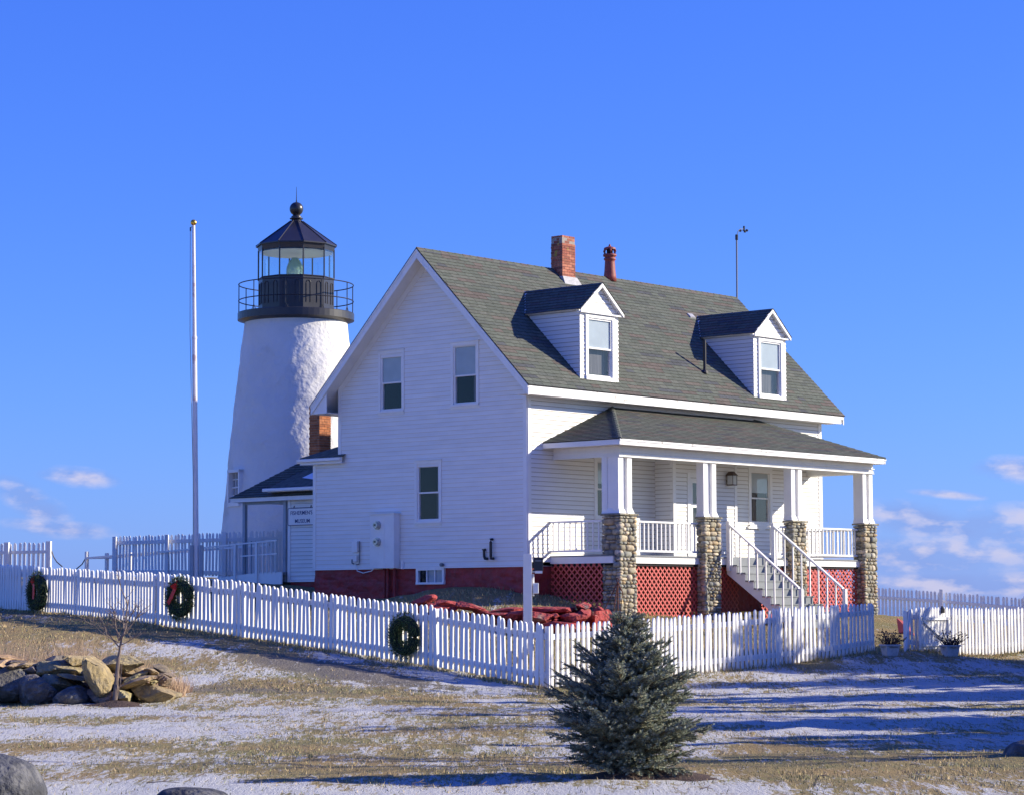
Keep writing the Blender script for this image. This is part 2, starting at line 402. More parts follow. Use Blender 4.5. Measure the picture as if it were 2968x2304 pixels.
# ---------------------------------------------------------------- frames of the house
FA = Vector((math.sin(YAW), math.cos(YAW), 0)); GB = Vector((-math.cos(YAW), math.sin(YAW), 0))
C0 = Vector((0.381, 62.0, 0))
HROT = math.pi / 2 - YAW
def HW(a, b, z=0): v = C0 + FA * a + GB * b; return Vector((v.x, v.y, z))

# ---------------------------------------------------------------- ground
gp = [(x, y, 0.0) for x in (-60, -25, -10, 0, 10, 25, 60) for y in (-40, 5, 24, 34)]
gp += [(-9, 41, 0.06), (-5.6, 41, 0.05), (0, 41, 0.0), (6, 41, 0.02), (12, 42, 0.05), (-14, 46, 0.5),
       (.66, 48, 0), (-1.6, 49.97, .36), (-3.75, 51.8, .65), (-5.88, 53.66, .93), (-7.98, 55.5, 1.18), (-10.32, 58.6, 1.40), (-12.72, 61.8, 1.55),
       (1.93, 49.46, .055), (3.36, 51.1, .155), (5.07, 53.1, .245), (6.51, 54.75, .355), (7.28, 55.63, .42), (8.27, 56.78, .53), (9.28, 57.9, .50), (10.67, 59.5, .37), (11.78, 60.8, .34), (12.74, 61.9, .40), (20, 64, 0.5),
       (0.3, 54.5, 0.62), (2.5, 56, 0.62), (-3, 56.2, 1.12), (-5.5, 58, 1.35), (5, 58.5, 0.75), (8.5, 63.5, 0.95), (11, 69.5, 1.25), (10.8, 65, 0.85), (13, 75, 1.0),
       (13.3, 90, 0.95), (18.5, 90, .6), (30, 90, 0.3), (-12, 70, 2.2), (-9, 73, 2.45), (-7, 78, 2.4), (-16, 88, 2.7), (-7, 68, 2.1), (-5.8, 65.5, 1.75), (-30, 88, 2.4), (-30, 60, 1.5), (-60, 80, 2.0),
       (0, 75, 2.2), (6, 80, 2.0), (0, 100, 1.8), (-16, 100, 2.4), (16, 102, -0.2), (0, 125, -2), (-40, 125, -1.5), (40, 120, -3), (0, 160, -16), (-60, 160, -16), (60, 160, -16), (90, 90, -1), (90, 60, 0.2), (-90, 90, 1)]
for (a, b, z) in ((-.3, 4.3, 1.84), (-.3, 3.4, 1.98), (-.3, 2.5, 2.05), (-.3, 1.5, 2.05), (-.3, .6, 1.94), (-.3, -.1, 1.8), (-.3, 6, 1.75), (.6, -1.2, 1.55), (1.3, -2.6, 1.25), (5, -2.6, 1.15), (9, -2.6, 1.2), (12.5, -2.6, 1.3), (6.6, -4.3, 1.0), (5, 4, 1.9), (11, 4, 1.7), (-1.3, 2.6, 1.80), (-1.2, .8, 1.72)):
    p = HW(a, b); gp.append((p.x, p.y, z))
gp = np.array(gp)
def tps(r2): return np.where(r2 > 1e-9, r2 * np.log(np.maximum(r2, 1e-9)) * 0.5, 0.0)
_n = len(gp); A = np.zeros((_n + 3, _n + 3))
_d = ((gp[:, None, :2] - gp[None, :, :2]) ** 2).sum(-1)
A[:_n, :_n] = tps(_d) + np.eye(_n) * 0.35
A[:_n, _n] = 1; A[:_n, _n + 1:] = gp[:, :2]; A[_n, :_n] = 1; A[_n + 1:, :_n] = gp[:, :2].T
_w = np.linalg.solve(A, np.concatenate([gp[:, 2], [0, 0, 0]]))
def gz(x, y):
    x = np.atleast_1d(np.asarray(x, float)); y = np.atleast_1d(np.asarray(y, float)); sh = x.shape
    x = x.ravel(); y = y.ravel(); o = np.zeros(len(x))
    for s_ in range(0, len(x), 20000):
        xs = x[s_:s_ + 20000]; ys = y[s_:s_ + 20000]
        r2 = (xs[:, None] - gp[None, :, 0]) ** 2 + (ys[:, None] - gp[None, :, 1]) ** 2
        o[s_:s_ + 20000] = tps(r2) @ _w[:_n] + _w[_n] + _w[_n + 1] * xs + _w[_n + 2] * ys
    near = np.clip((36 - y) / 10, 0, 1); o = o * (1 - near)
    return o.reshape(sh)
def g1(x, y): return float(gz(x, y)[0])

def snow_amount(x, y):
    """0 bare turf .. 1 thin snow"""
    big = fbm(x * 0.22 + 3.3, y * 0.16 + 1.7, 4)
    mid = fbm(x * 0.9 + 13.3, y * 0.32 + 5.7, 5)
    s = 0.41 + (big - 0.5) * 1.5 + (mid - 0.5) * 1.5
    s = s + 0.06 + 0.26 * np.exp(-((y - 21.6) / 1.5) ** 2) - 0.22 * np.exp(-((y - 24.8) / 1.0) ** 2) + 0.12 * np.exp(-((y - 30) / 3.0) ** 2)
    s = s + 0.55 * np.exp(-(((x + 4.5) / 4.0) ** 2 + ((y - 38.2) / 1.2) ** 2))          # white strip in front of the stones
    s = s - 0.7 * np.exp(-(((x + 10) / 4.5) ** 2 + ((y - 54) / 5.5) ** 2))              # bare slope by the left fence
    s = s - 0.5 * np.clip((y - 60) / 8, 0, 1) - 0.25 * np.exp(-(((x - 3) / 5) ** 2 + ((y - 24.0) / 1.1) ** 2))
    s = s + 0.25 * np.exp(-(((x - 8) / 6) ** 2 + ((y - 47) / 8) ** 2))
    s = s + 0.28 * np.exp(-(((x + 2.5) / 6) ** 2 + ((y - 44) / 5.5) ** 2))
    tf = (x - .66) * .655 + (y - 48) * .756; tg = -(x - .66) * .756 + (y - 48) * .655
    s = s + 0.70 * np.exp(-((tf + 2.0) / 1.6) ** 2) * (tg > -1) * np.clip((14 - tg) / 6, 0, 1)
    s = s - 0.42 * np.clip(tf * 1.5, 0, 1) * np.clip(tg * 1.5, 0, 1)
    return np.clip(s, 0, 1)

def axis(a0, a1, step, lo, hi, g=1.25):
    v = list(np.arange(a0, a1 + 1e-6, step)); s = step
    while v[-1] < hi: s *= g; v.append(v[-1] + s)
    s = step
    while v[0] > lo: s *= g; v.insert(0, v[0] - s)
    return np.array(v)
gx = axis(-14, 14, 0.13, -260, 260); gy = axis(18, 66, 0.19, -80, 300)
X, Y = np.meshgrid(gx, gy); Z = gz(X, Y)
S = snow_amount(X, Y)
Z = Z + (fbm(X * 1.1, Y * 1.1, 4) - 0.5) * 0.07 * np.clip((70 - Y) / 10, 0, 1) + (fbm(X * 2.7, Y * 2.7, 3) - 0.5) * 0.065 * np.clip((Y - 20) / 12, .35, 1)
Z = np.where(np.abs(X) > 60, np.minimum(Z, 2.0), Z)
Z = np.where(Y > 200, np.minimum(Z, -16), Z); Z = np.where(Y < 10, 0, Z)
ny, nx = X.shape
verts = np.stack([X, Y, Z], -1).reshape(-1, 3)
idx = np.arange(nx * ny).reshape(ny, nx)
quads = np.stack([idx[:-1, :-1], idx[:-1, 1:], idx[1:, 1:], idx[1:, :-1]], -1).reshape(-1, 4)
def fast_mesh(name, verts, faces, k):
    me = bpy.data.meshes.new(name)
    me.vertices.add(len(verts)); me.vertices.foreach_set('co', np.asarray(verts, np.float32).ravel())
    me.loops.add(len(faces) * k); me.loops.foreach_set('vertex_index', np.asarray(faces, np.int32).ravel())
    me.polygons.add(len(faces)); me.polygons.foreach_set('loop_start', np.arange(0, len(faces) * k, k, dtype=np.int32))
    me.update(calc_edges=True)
    return me
me = fast_mesh('ground', verts, quads, 4)
at = me.attributes.new('snow', 'FLOAT', 'POINT'); at.data.foreach_set('value', S.ravel().astype(np.float32))
pathm = np.exp(-(((X + 3.3 + (Y - 48.5) * 0.8) / 1.3) ** 2 + ((Y - 48.6) / 2.4) ** 2)) * 1.5 + 0.9 * np.exp(-(((X + 5.0) / 2.2) ** 2 + ((Y - 44.2) / 0.9) ** 2))
at = me.attributes.new('worn', 'FLOAT', 'POINT'); at.data.foreach_set('value', np.clip(pathm, 0, 1).ravel().astype(np.float32))
me.polygons.foreach_set('use_smooth', np.ones(len(me.polygons), bool))
ground = bpy.data.objects.new('ground', me); COL.objects.link(ground)
tag(ground, 'lawn of tan winter grass under patches of thin snow', kind='structure')

gm = bpy.data.materials.new('winter_lawn'); gm.use_nodes = True; t = gm.node_tree; B = t.nodes['Principled BSDF']
B.inputs['Roughness'].default_value = 0.9; B.inputs['Specular IOR Level'].default_value = 0.15
geo = t.nodes.new('ShaderNodeTexCoord')
def tnoise(scale, det, mp=(1, 1, 1), rough=0.6):
    mpn = t.nodes.new('ShaderNodeMapping'); mpn.inputs['Scale'].default_value = mp; t.links.new(geo.outputs['Object'], mpn.inputs[0])
    n = t.nodes.new('ShaderNodeTexNoise'); n.inputs['Scale'].default_value = scale; n.inputs['Detail'].default_value = det; n.inputs['Roughness'].default_value = rough
    t.links.new(mpn.outputs[0], n.inputs['Vector']); return n.outputs[0]
def tmath(op, a, b, clamp=False):
    n = t.nodes.new('ShaderNodeMath'); n.operation = op; n.use_clamp = clamp
    for i, v in enumerate((a, b)):
        if isinstance(v, (int, float)): n.inputs[i].default_value = v
        else: t.links.new(v, n.inputs[i])
    return n.outputs[0]
def tmix(f, a, b):
    n = t.nodes.new('ShaderNodeMix'); n.data_type = 'RGBA'
    if isinstance(f, float): n.inputs[0].default_value = f
    else: t.links.new(f, n.inputs[0])
    for i, v in ((6, a), (7, b)):
        if isinstance(v, tuple): n.inputs[i].default_value = (*v, 1)
        else: t.links.new(v, n.inputs[i])
    return n.outputs[2]
na = t.nodes.new('ShaderNodeAttribute'); na.attribute_name = 'snow'
nw = t.nodes.new('ShaderNodeAttribute'); nw.attribute_name = 'worn'
fine = tnoise(3.4, 8, (1.6, 0.26, 1), 0.76); fine2 = tnoise(17, 5, (1.3, 0.24, 1), 0.78); huge = tnoise(0.45, 5)
grass = tmix(tmath('MULTIPLY', tmath('SUBTRACT', huge, 0.38), 4.0, True), (0.34, 0.25, 0.11), (0.20, 0.205, 0.085))
grass = tmix(tmath('MULTIPLY', tmath('SUBTRACT', fine2, 0.35), 2.2, True), grass, (0.34, 0.245, 0.12))
grass = tmix(tmath('MULTIPLY', tmath('SUBTRACT', fine, 0.56), 4.0, True), grass, (0.11, 0.085, 0.04))
wornc = tmix(tmath('MULTIPLY', fine2, 0.8), (0.13, 0.12, 0.11), (0.25, 0.235, 0.22))
grass = tmix(tmath('MULTIPLY', nw.outputs['Fac'], 0.85), grass, wornc)
sm = tmath('ADD', tmath('MULTIPLY', na.outputs['Fac'], 1.05), tmath('ADD', tmath('MULTIPLY', tmath('SUBTRACT', fine, 0.5), 3.4), tmath('MULTIPLY', tmath('SUBTRACT', fine2, 0.5), 2.6)))
sm = tmath('SUBTRACT', sm, tmath('MULTIPLY', nw.outputs['Fac'], 1.0))
sm = tmath('MULTIPLY', tmath('SUBTRACT', sm, 0.40), 2.6, True)
sm = tmath('MULTIPLY', sm, 0.86)
col = tmix(sm, grass, (0.63, 0.64, 0.64))
t.links.new(col, B.inputs['Base Color'])
bp = t.nodes.new('ShaderNodeBump'); bp.inputs['Distance'].default_value = 0.10; bp.inputs['Strength'].default_value = 1.0
t.links.new(tmath('ADD', fine, tmath('MULTIPLY', fine2, 0.6)), bp.inputs['Height']); t.links.new(bp.outputs[0], B.inputs['Normal'])
me.materials.append(gm)

# grass blades: real geometry where the turf shows
def blades(name, n, xr, yr, hmin, hmax, dens, seed, label, wmul=1.0, spread=0.6):
    rs = np.random.RandomState(seed)
    y = yr[0] + (yr[1] - yr[0]) * rs.rand(n) ** 1.0; x = xr[0] + (xr[1] - xr[0]) * rs.rand(n)
    keep = rs.rand(n) < dens(x, y); x = x[keep]; y = y[keep]; n = len(x)
    z = gz(x, y) + (fbm(x * 1.1, y * 1.1, 4) - 0.5) * 0.07 - 0.005
    h = hmin + (hmax - hmin) * rs.rand(n) ** 1.7; a = rs.rand(n) * 2 * math.pi; w = (0.0035 + 0.004 * rs.rand(n)) * wmul
    lean = h[:, None] * spread * (rs.rand(n, 2) - 0.5) * 2
    v = np.zeros((n, 3, 3))
    v[:, 0] = np.stack([x - np.cos(a) * w, y - np.sin(a) * w, z], -1); v[:, 1] = np.stack([x + np.cos(a) * w, y + np.sin(a) * w, z], -1)
    v[:, 2] = np.stack([x + lean[:, 0], y + lean[:, 1], z + h], -1)
    me = fast_mesh(name, v.reshape(-1, 3), np.arange(n * 3).reshape(-1, 3), 3)
    at = me.color_attributes.new('Col', 'FLOAT_COLOR', 'CORNER')
    q = rs.rand(n); c = np.where((q < 0.62)[:, None], np.array([[0.46, 0.35, 0.18]]), np.array([[0.23, 0.24, 0.10]])) * (0.7 + 0.7 * rs.rand(n))[:, None]
    c = np.concatenate([c, np.ones((n, 1))], 1); at.data.foreach_set('color', np.repeat(c, 3, 0).ravel().astype(np.float32))
    me.materials.append(STRAW)
    o = bpy.data.objects.new(name, me); COL.objects.link(o); tag(o, label, kind='stuff'); return o
def frust(x, y, pad=0.6): return (np.abs(x) < y * 0.2075 + pad)
blades('grass', 420000, (-10.5, 10.5), (20.5, 47), 0.012, 0.050, lambda x, y: frust(x, y) * (0.95 - 0.85 * snow_amount(x, y)) * (0.25 + 0.9 * (fbm(x * 2.3 + 5, y * 1.1 + 2, 3) > .53)) * .6, 3, 'short dead grass blades standing through the thin snow')

def inside(x, y):
    tf = (x - .66) * .655 + (y - 48) * .756; tg = -(x - .66) * .756 + (y - 48) * .655; return (tf > .3) & (tg > .3)
blades('grass', 60000, (-6, 12), (49.5, 63), 0.03, 0.11, lambda x, y: inside(x, y) * .7, 6, 'rough uncut winter grass between the fence and the house', wmul=2.2)
blades('grass', 70000, (-14, 12), (44, 64), 0.02, 0.07, lambda x, y: (~inside(x, y)) * frust(x, y) * (0.75 - 0.75 * snow_amount(x, y)), 9, 'short winter grass on the slope outside the fence', wmul=2.0)

def near_fence(x, y):
    tf = (x - .66) * .655 + (y - 48) * .756; tg = -(x - .66) * .756 + (y - 48) * .655
    a = np.exp(-((tf + .05) / .16) ** 2) * (tg > -.2) * (tg < 11.8); b = np.exp(-((tg + .05) / .16) ** 2) * (tf > -.2) * (tf < 19)
    bend = np.exp(-((((x + 8.0) * .806 + (y - 55.5) * .592)) / .2) ** 2) * (x < -7.9) * (x > -15)
    return np.clip(a + b + bend, 0, 1) * (.35 + 1.2 * (fbm(x * 2, y * 2, 3) > .48))
blades('grass', 500000, (-15, 14), (47, 66), 0.04, 0.15, near_fence, 12, 'long dead grass along the foot of the picket fence', wmul=1.8, spread=.4)

# sea
mb = MB(); mb.box(-9000, 9000, 150, 16000, -12.5, -12.0)
SEA = mat('sea_water', (0.02, 0.06, 0.14), 0.12, bump=(0.2, 0.3))
tag(mb.build('sea', SEA), 'blue sea beyond the headland', kind='structure')

# ================================================================ HOUSE
house = empty('house', (C0.x, C0.y, 0), HROT)
tag(house, 'white clapboard keeper\'s house with green-grey shingle roof, two dormers and stone-pier porch', 'house')
LEN, WM, WT = 13.2, 6.69, 7.65
EZ, RZ, OV, EO, EO2 = 7.115, 10.906, 0.507, 0.471, 0.568
SL = (RZ - EZ) / (WM / 2 + EO); RB = WM / 2
PITCHC = 0.113
def rz_at(b): return EZ + (b + EO) * SL if b <= RB else EZ + (2 * RB - b + EO) * SL
# --- gable wall
gable = empty('gable_wall', parent=house)
G = Fr((0, 0, 0), (0, 1, 0), (-1, 0, 0))
wins = [(3.05, 3.74, 3.845, 5.262, 4.55), (4.378, 5.062, 6.80, 8.22, 7.495), (1.742, 2.454, 6.83, 8.26, 7.52)]
holes = [hole_of(w[0], w[1], w[2], w[3]) for w in wins]
LTZ = 5.62
def glo(z): return 0.12 if z < rz_at(0.12) - 0.14 else max(0.12, (z + 0.14 - EZ) / SL - EO)
def ghi(z):
    if z < LTZ - 0.10: return WT - 0.11
    return min(WM - 0.11, 2 * RB + EO - (z + 0.14 - EZ) / SL)
bk = clapboards(G, glo, ghi, 2.62, RZ - 0.2, PITCHC, gable, holes, grime_shade=.87)
bk.build('sheathing', WHITE, gable)
window(G, *wins[0][:4], wins[0][4], house, cas=0.085, blind=False, curtain=True)
window(G, *wins[1][:4], wins[1][4], house, cas=0.085, curtain=False)
window(G, *wins[2][:4], wins[2][4], house, cas=0.085, curtain=True)
mb = MB(); G.box(mb, 0.0, 0.12, 2.60, rz_at(0) - 0.05, -0.1, 0.028); mb.build('corner_board', WHITE, house)
mb = MB(); G.box(mb, WM - 0.11, WM, LTZ, rz_at(WM - 0.05) - 0.05, -0.1, 0.028); mb.build('corner_board', WHITE, house)
mb = MB(); G.box(mb, WT - 0.11, WT, 2.60, LTZ - 0.05, -0.1, 0.028); mb.build('corner_board', WHITE, house)
mb = MB(); G.box(mb, 0, WT, 2.585, 2.622, -0.02, 0.034); mb.build('skirt_board', WHITE, house)
# closed box of the building behind the walls (sides, back)
mb = MB()
mb.box(0.12, LEN - 0.02, 0.11, 0.16, 2.6, 2.62)
mb.box(LEN - 0.12, LEN - 0.02, 0.1, WM, 2.6, 7.2); mb.box(0.02, LEN, WM - 0.1, WM - 0.01, 2.6, 7.2); mb.box(0.02, LEN - 0.02, WT - 0.1, WT - 0.01, 2.6, 5.5)
mb.extrude([(LEN - 0.12, 0.1, 7.1), (LEN - 0.12, WM - 0.1, 7.1), (LEN - 0.12, RB, 10.5)], (0.1, 0, 0))
mb.build('rear_wall', CLAP, house)
mb = MB(); mb.box(0.3, LEN - 0.3, 0.95, 1.0, 2.6, 8.2); mb.build('inner_partition', DARK, house)
# foundation: coarse painted stonework, surface really uneven
def rough_panel(fr, u0, u1, v0, v1, nu, nv, amp, name, material, parent, holes=()):
    rs = np.random.RandomState(int(abs(u0 * 97 + v1 * 31)) + 5); mb = MB(); us = np.linspace(u0, u1, nu); vs_ = np.linspace(v0, v1, nv)
    pts = []
    for j, v in enumerate(vs_):
        for i, u in enumerate(us):
            w = (fbm(np.array([u * 2.4 + 7]), np.array([v * 6.5 + 3]), 3)[0] - 0.5) * amp * 2
            pts.append(fr.p(u, v, w))
    fs = []
    for j in range(nv - 1):
        for i in range(nu - 1):
            cu = (us[i] + us[i + 1]) / 2; cv = (vs_[j] + vs_[j + 1]) / 2
            if any(h[0] < cu < h[1] and h[2] < cv < h[3] for h in holes): continue
            fs.append((j * nu + i, j * nu + i + 1, (j + 1) * nu + i + 1, (j + 1) * nu + i))
    mb.add(pts, fs); return mb.build(name, material, parent, recalc=False, smooth=False)
GF = Fr((0.035, 0, 0), (0, 1, 0), (-1, 0, 0))
CW = (2.90, 3.745, 2.225, 2.535)
rough_panel(GF, 0.0, WT - 0.02, 0.9, 2.60, 90, 26, 0.035, 'foundation', RED, house, holes=[(2.87, 3.78, 2.2, 2.56)])
FFr = Fr((0, 0.035, 0), (1, 0, 0), (0, -1, 0))
rough_panel(FFr, 0.0, LEN, 0.7, 2.60, 120, 20, 0.03, 'foundation', RED, house)
mb = MB()
G.box(mb, 2.83, 3.82, 2.535, 2.60, -0.06, 0.03); G.box(mb, 2.83, 3.82, 2.17, 2.225, -0.06, 0.04)
G.box(mb, 2.83, 2.90, 2.225, 2.535, -0.06, 0.03); G.box(mb, 3.745, 3.82, 2.225, 2.535, -0.06, 0.03)
wn = empty('cellar_window', parent=house)
mb.build('frame', WHITE, wn)
for u in (3.175, 3.46):
    mb = MB(); G.box(mb, u - 0.012, u + 0.012, 2.225, 2.535, -0.035, 0.01); mb.build('muntin', WHITE, wn)
for (u0, u1) in ((2.90, 3.163), (3.187, 3.448), (3.472, 3.745)):
    mb = MB(); mb.add([G.p(u0, 2.225, -0.02), G.p(u1, 2.225, -0.02), G.p(u1, 2.535, -0.02), G.p(u0, 2.535, -0.02)], [(0, 1, 2, 3)]); mb.build('pane', GLASS, wn)
mb = MB(); G.box(mb, 2.90, 3.448, 2.225, 2.535, -0.05, -0.045); mb.build('blind', BLIND, wn)
mb = MB(); P = G.p; mb.add([P(2.8, 2.1, -.07), P(3.85, 2.1, -.07), P(3.85, 2.6, -.07), P(2.8, 2.6, -.07), P(2.8, 2.1, -.5), P(3.85, 2.1, -.5), P(3.85, 2.6, -.5), P(2.8, 2.6, -.5)], [(4, 5, 6, 7), (0, 1, 5, 4), (1, 2, 6, 5), (2, 3, 7, 6), (3, 0, 4, 7)]); mb.build('room', DARK, wn, recalc=False)
# utility things fixed to the gable wall
cab = empty('meter_cabinet', parent=house)
mb = MB(); G.box(mb, 4.40, 5.28, 2.60, 4.02, 0.018, 0.25); mb.build('cabinet_box', WHITE, cab, bevel=0.008)
mb = MB(); G.box(mb, 4.37, 5.31, 4.02, 4.05, 0.018, 0.28); mb.build('cabinet_lid', WHITE, cab)
mb = MB(); G.box(mb, 4.745, 4.755, 2.62, 4.0, 0.25, 0.258); mb.build('cabinet_seam', WHITE, cab)
for z in (3.735, 3.295):
    mb = MB(); mb.tube([G.p(4.98, z, 0.25), G.p(4.98, z, 0.30)], 0.115, 20); mb.tube([G.p(4.98, z, 0.30), G.p(4.98, z, 0.37)], [0.09, 0.08], 20); mb.build('meter', METER, cab, smooth=False)
    mb = MB(); G.box(mb, 4.95, 5.02, z - 0.02, z + 0.03, 0.371, 0.374); mb.build('meter_dial', BLACK, cab)
mb = MB(); mb.tube([G.p(1.15, 3.29, 0.03), G.p(1.15, 3.29, 0.1), G.p(1.15, 3.22, 0.1), G.p(1.15, 2.86, 0.1), G.p(1.14, 2.81, 0.1), G.p(1.05, 2.80, 0.1)], 0.036, 10); mb.build('vent_elbow', PIPE, house)
mb = MB(); mb.tube([G.p(1.40, 3.03, 0.03), G.p(1.40, 3.03, 0.08), G.p(1.39, 2.86, 0.08), G.p(1.37, 2.81, 0.08), G.p(1.28, 2.80, 0.08)], 0.034, 10); mb.tube([G.p(1.40, 3.02, 0.08), G.p(1.40, 3.05, 0.08)], 0.05, 10); mb.build('vent_elbow', PIPE, house)
ub = empty('cable_box', parent=house)
mb = MB(); G.box(mb, 5.90, 6.10, 3.05, 3.34, 0.02, 0.10); G.box(mb, 5.92, 6.06, 2.80, 2.96, 0.02, 0.10); mb.build('box', WHITE, ub, bevel=0.005)
mb = MB(); mb.tube([G.p(5.85, 3.34, 0.05), G.p(5.85, 2.80, 0.05), G.p(5.88, 2.72, 0.05), G.p(5.98, 2.72, 0.05)], 0.014, 6); mb.tube([G.p(5.85, 3.07, 0.05), G.p(6.05, 3.08, 0.05)], 0.01, 6); mb.tube([G.p(6.13, 2.86, 0.05), G.p(6.13, 2.76, 0.05), G.p(6.07, 2.74, 0.05)], 0.018, 6); mb.build('cable', MAST, ub)
mb = MB(); mb.tube([G.p(5.98, 2.72, 0.05), G.p(5.93, 2.55, 0.06), G.p(5.7, 2.49, 0.06), G.p(5.4, 2.54, 0.06), G.p(5.28, 2.62, 0.06)], 0.014, 6); mb.build('cable', WHITE, ub)
mb = MB(); mb.tube([G.p(4.29, 2.78, 0.03), G.p(4.29, 2.58, 0.05)], 0.05, 8); mb.build('drain', WHITE, house)
mb = MB(); mb.tube([G.p(2.86, 2.67, 0.03), G.p(2.86, 2.67, 0.12)], 0.045, 8); mb.build('hose_bib', MAST, house)
mb = MB()
for (u, z0) in ((4.92, 1.7), (4.80, 1.7), (4.55, 1.7)): mb.tube([G.p(u, 2.60, 0.06), G.p(u, z0, 0.06)], 0.04, 8)
mb.build('conduit', RED, house)
# --- front wall
front = empty('front_wall', parent=house)
Ff = Fr((0, 0, 0), (1, 0, 0), (0, -1, 0))
fw = [(2.81, 3.63, 3.93, 5.31, 4.62), (9.68, 10.50, 3.90, 5.30, 4.60)]
FV0, FV1, VB = 5.24, 8.12, 0.6
bk = clapboards(Ff, lambda z: 0.12, lambda z: LEN - 0.17, 2.70, 7.02, PITCHC, front, [hole_of(w[0], w[1], w[2], w[3]) for w in fw] + [(FV0, FV1, 2.6, 5.6)], grime_shade=.50, butt=.018, gh=.013)
bk.build('sheathing', WHITE, front)
for w in fw: window(Ff, *w[:4], w[4], house, cas=0.12, blind=True, shade_drop=0.78, curtain=(w[0] > 5))
mb = MB(); Ff.box(mb, 0.003, 0.12, 2.60, 6.9, -0.1, 0.026); mb.build('corner_board', WHITE, house)
mb = MB(); Ff.box(mb, LEN - 0.17, LEN, 2.60, 6.9, -0.1, 0.026); mb.build('corner_board', WHITE, house)
# the fancy apron under the right porch window
mb = MB(); Ff.box(mb, 9.42, 10.76, 3.74, 3.80, 0.0, 0.07); Ff.box(mb, 9.95, 10.25, 3.69, 3.74, 0.0, 0.05); mb.build('window_apron', WHITE, house)
# --- vestibule
vest = empty('vestibule', parent=house)
Vf = Fr((0, -VB, 0), (1, 0, 0), (0, -1, 0)); Vs = Fr((FV0, 0, 0), (0, -1, 0), (-1, 0, 0))
D0, D1, DZ = 5.98, 6.92, 5.02
clapboards(Vf, lambda z: FV0 + 0.11, lambda z: FV1 - 0.11, 2.86, 5.46, PITCHC, vest, [(D0 - 0.1, D1 + 0.1, 2.8, DZ + 0.06)], grime_shade=.50, butt=.018, gh=.013).build('sheathing', WHITE, vest)
clapboards(Vs, lambda z: 0.0, lambda z: VB - 0.0, 2.86, 5.46, PITCHC, vest).build('sheathing', WHITE, vest)
for (a, b) in ((FV0 - 0.012, FV0 + 0.11), (FV1 - 0.11, FV1)):
    mb = MB(); Vf.box(mb, a, b, 2.86, 5.46, -0.09, 0.026); mb.build('corner_board', WHITE, vest)
mb = MB(); mb.box(FV1 - 0.1, FV1 - 0.01, -VB + 0.01, 0, 2.86, 5.46); mb.build('side_wall', CLAP, vest)
door = empty('door', parent=house)
mb = MB(); Vf.box(mb, D0 - 0.13, D0, 2.86, DZ + 0.13, -0.08, 0.035); Vf.box(mb, D1, D1 + 0.13, 2.86, DZ + 0.13, -0.08, 0.035); Vf.box(mb, D0, D1, DZ, DZ + 0.13, -0.08, 0.035); mb.build('door_frame', WHITE, door)
mb = MB(); Vf.box(mb, D0, D0 + 0.14, 2.9, DZ, -0.05, 0.0); Vf.box(mb, D1 - 0.14, D1, 2.9, DZ, -0.05, 0.0); Vf.box(mb, D0 + 0.14, D1 - 0.14, DZ - 0.14, DZ, -0.05, 0.0); Vf.box(mb, D0 + 0.14, D1 - 0.14, 2.9, 3.7, -0.05, -0.006); Vf.box(mb, D0 + 0.14, D1 - 0.14, 4.22, 4.32, -0.05, 0.0); mb.build('door_leaf', WHITE, door)
mb = MB(); mb.add([Vf.p(D0 + 0.14, 3.7, -0.02), Vf.p(D1 - 0.14, 3.7, -0.02), Vf.p(D1 - 0.14, DZ - 0.14, -0.02), Vf.p(D0 + 0.14, DZ - 0.14, -0.02)], [(0, 1, 2, 3)]); mb.build('door_glass', GLASS, door)
mb = MB(); Vf.box(mb, D0, D1, 2.9, DZ, -0.25, -0.2); mb.build('dark_hall', DARK, door)
mb = MB(); mb.tube([Vf.p(D1 - 0.07, 3.95, 0), Vf.p(D1 - 0.07, 3.95, 0.06)], 0.03, 8); mb.build('door_knob', BLACK, door)
lamp = empty('wall_lantern', parent=house)
mb = MB(); LX = 7.70
mb.hexa([Vf.p(LX - .12, 5.13, .03), Vf.p(LX + .12, 5.13, .03), Vf.p(LX + .12, 5.13, .28), Vf.p(LX - .12, 5.13, .28), Vf.p(LX - .05, 5.24, .08), Vf.p(LX + .05, 5.24, .08), Vf.p(LX + .05, 5.24, .2), Vf.p(LX - .05, 5.24, .2)])
Vf.box(mb, LX - .1, LX + .1, 4.86, 4.885, .05, .26); Vf.box(mb, LX - .05, LX + .05, 4.95, 5.15, 0, .05)
for (u, w) in ((-.1, .05), (.088, .05), (-.1, .248), (.088, .248)): Vf.box(mb, LX + u, LX + u + .012, 4.885, 5.13, w, w + .012)
mb.build('lantern_cage', mat('aged_copper', (0.10, 0.065, 0.045), 0.5, noise=(20, 0.4)), lamp)
mb = MB(); Vf.box(mb, LX - .085, LX + .085, 4.89, 5.125, .065, .245); mb.build('lantern_glass', mat('frosted_glass', (0.55, 0.55, 0.52), 0.3), lamp)
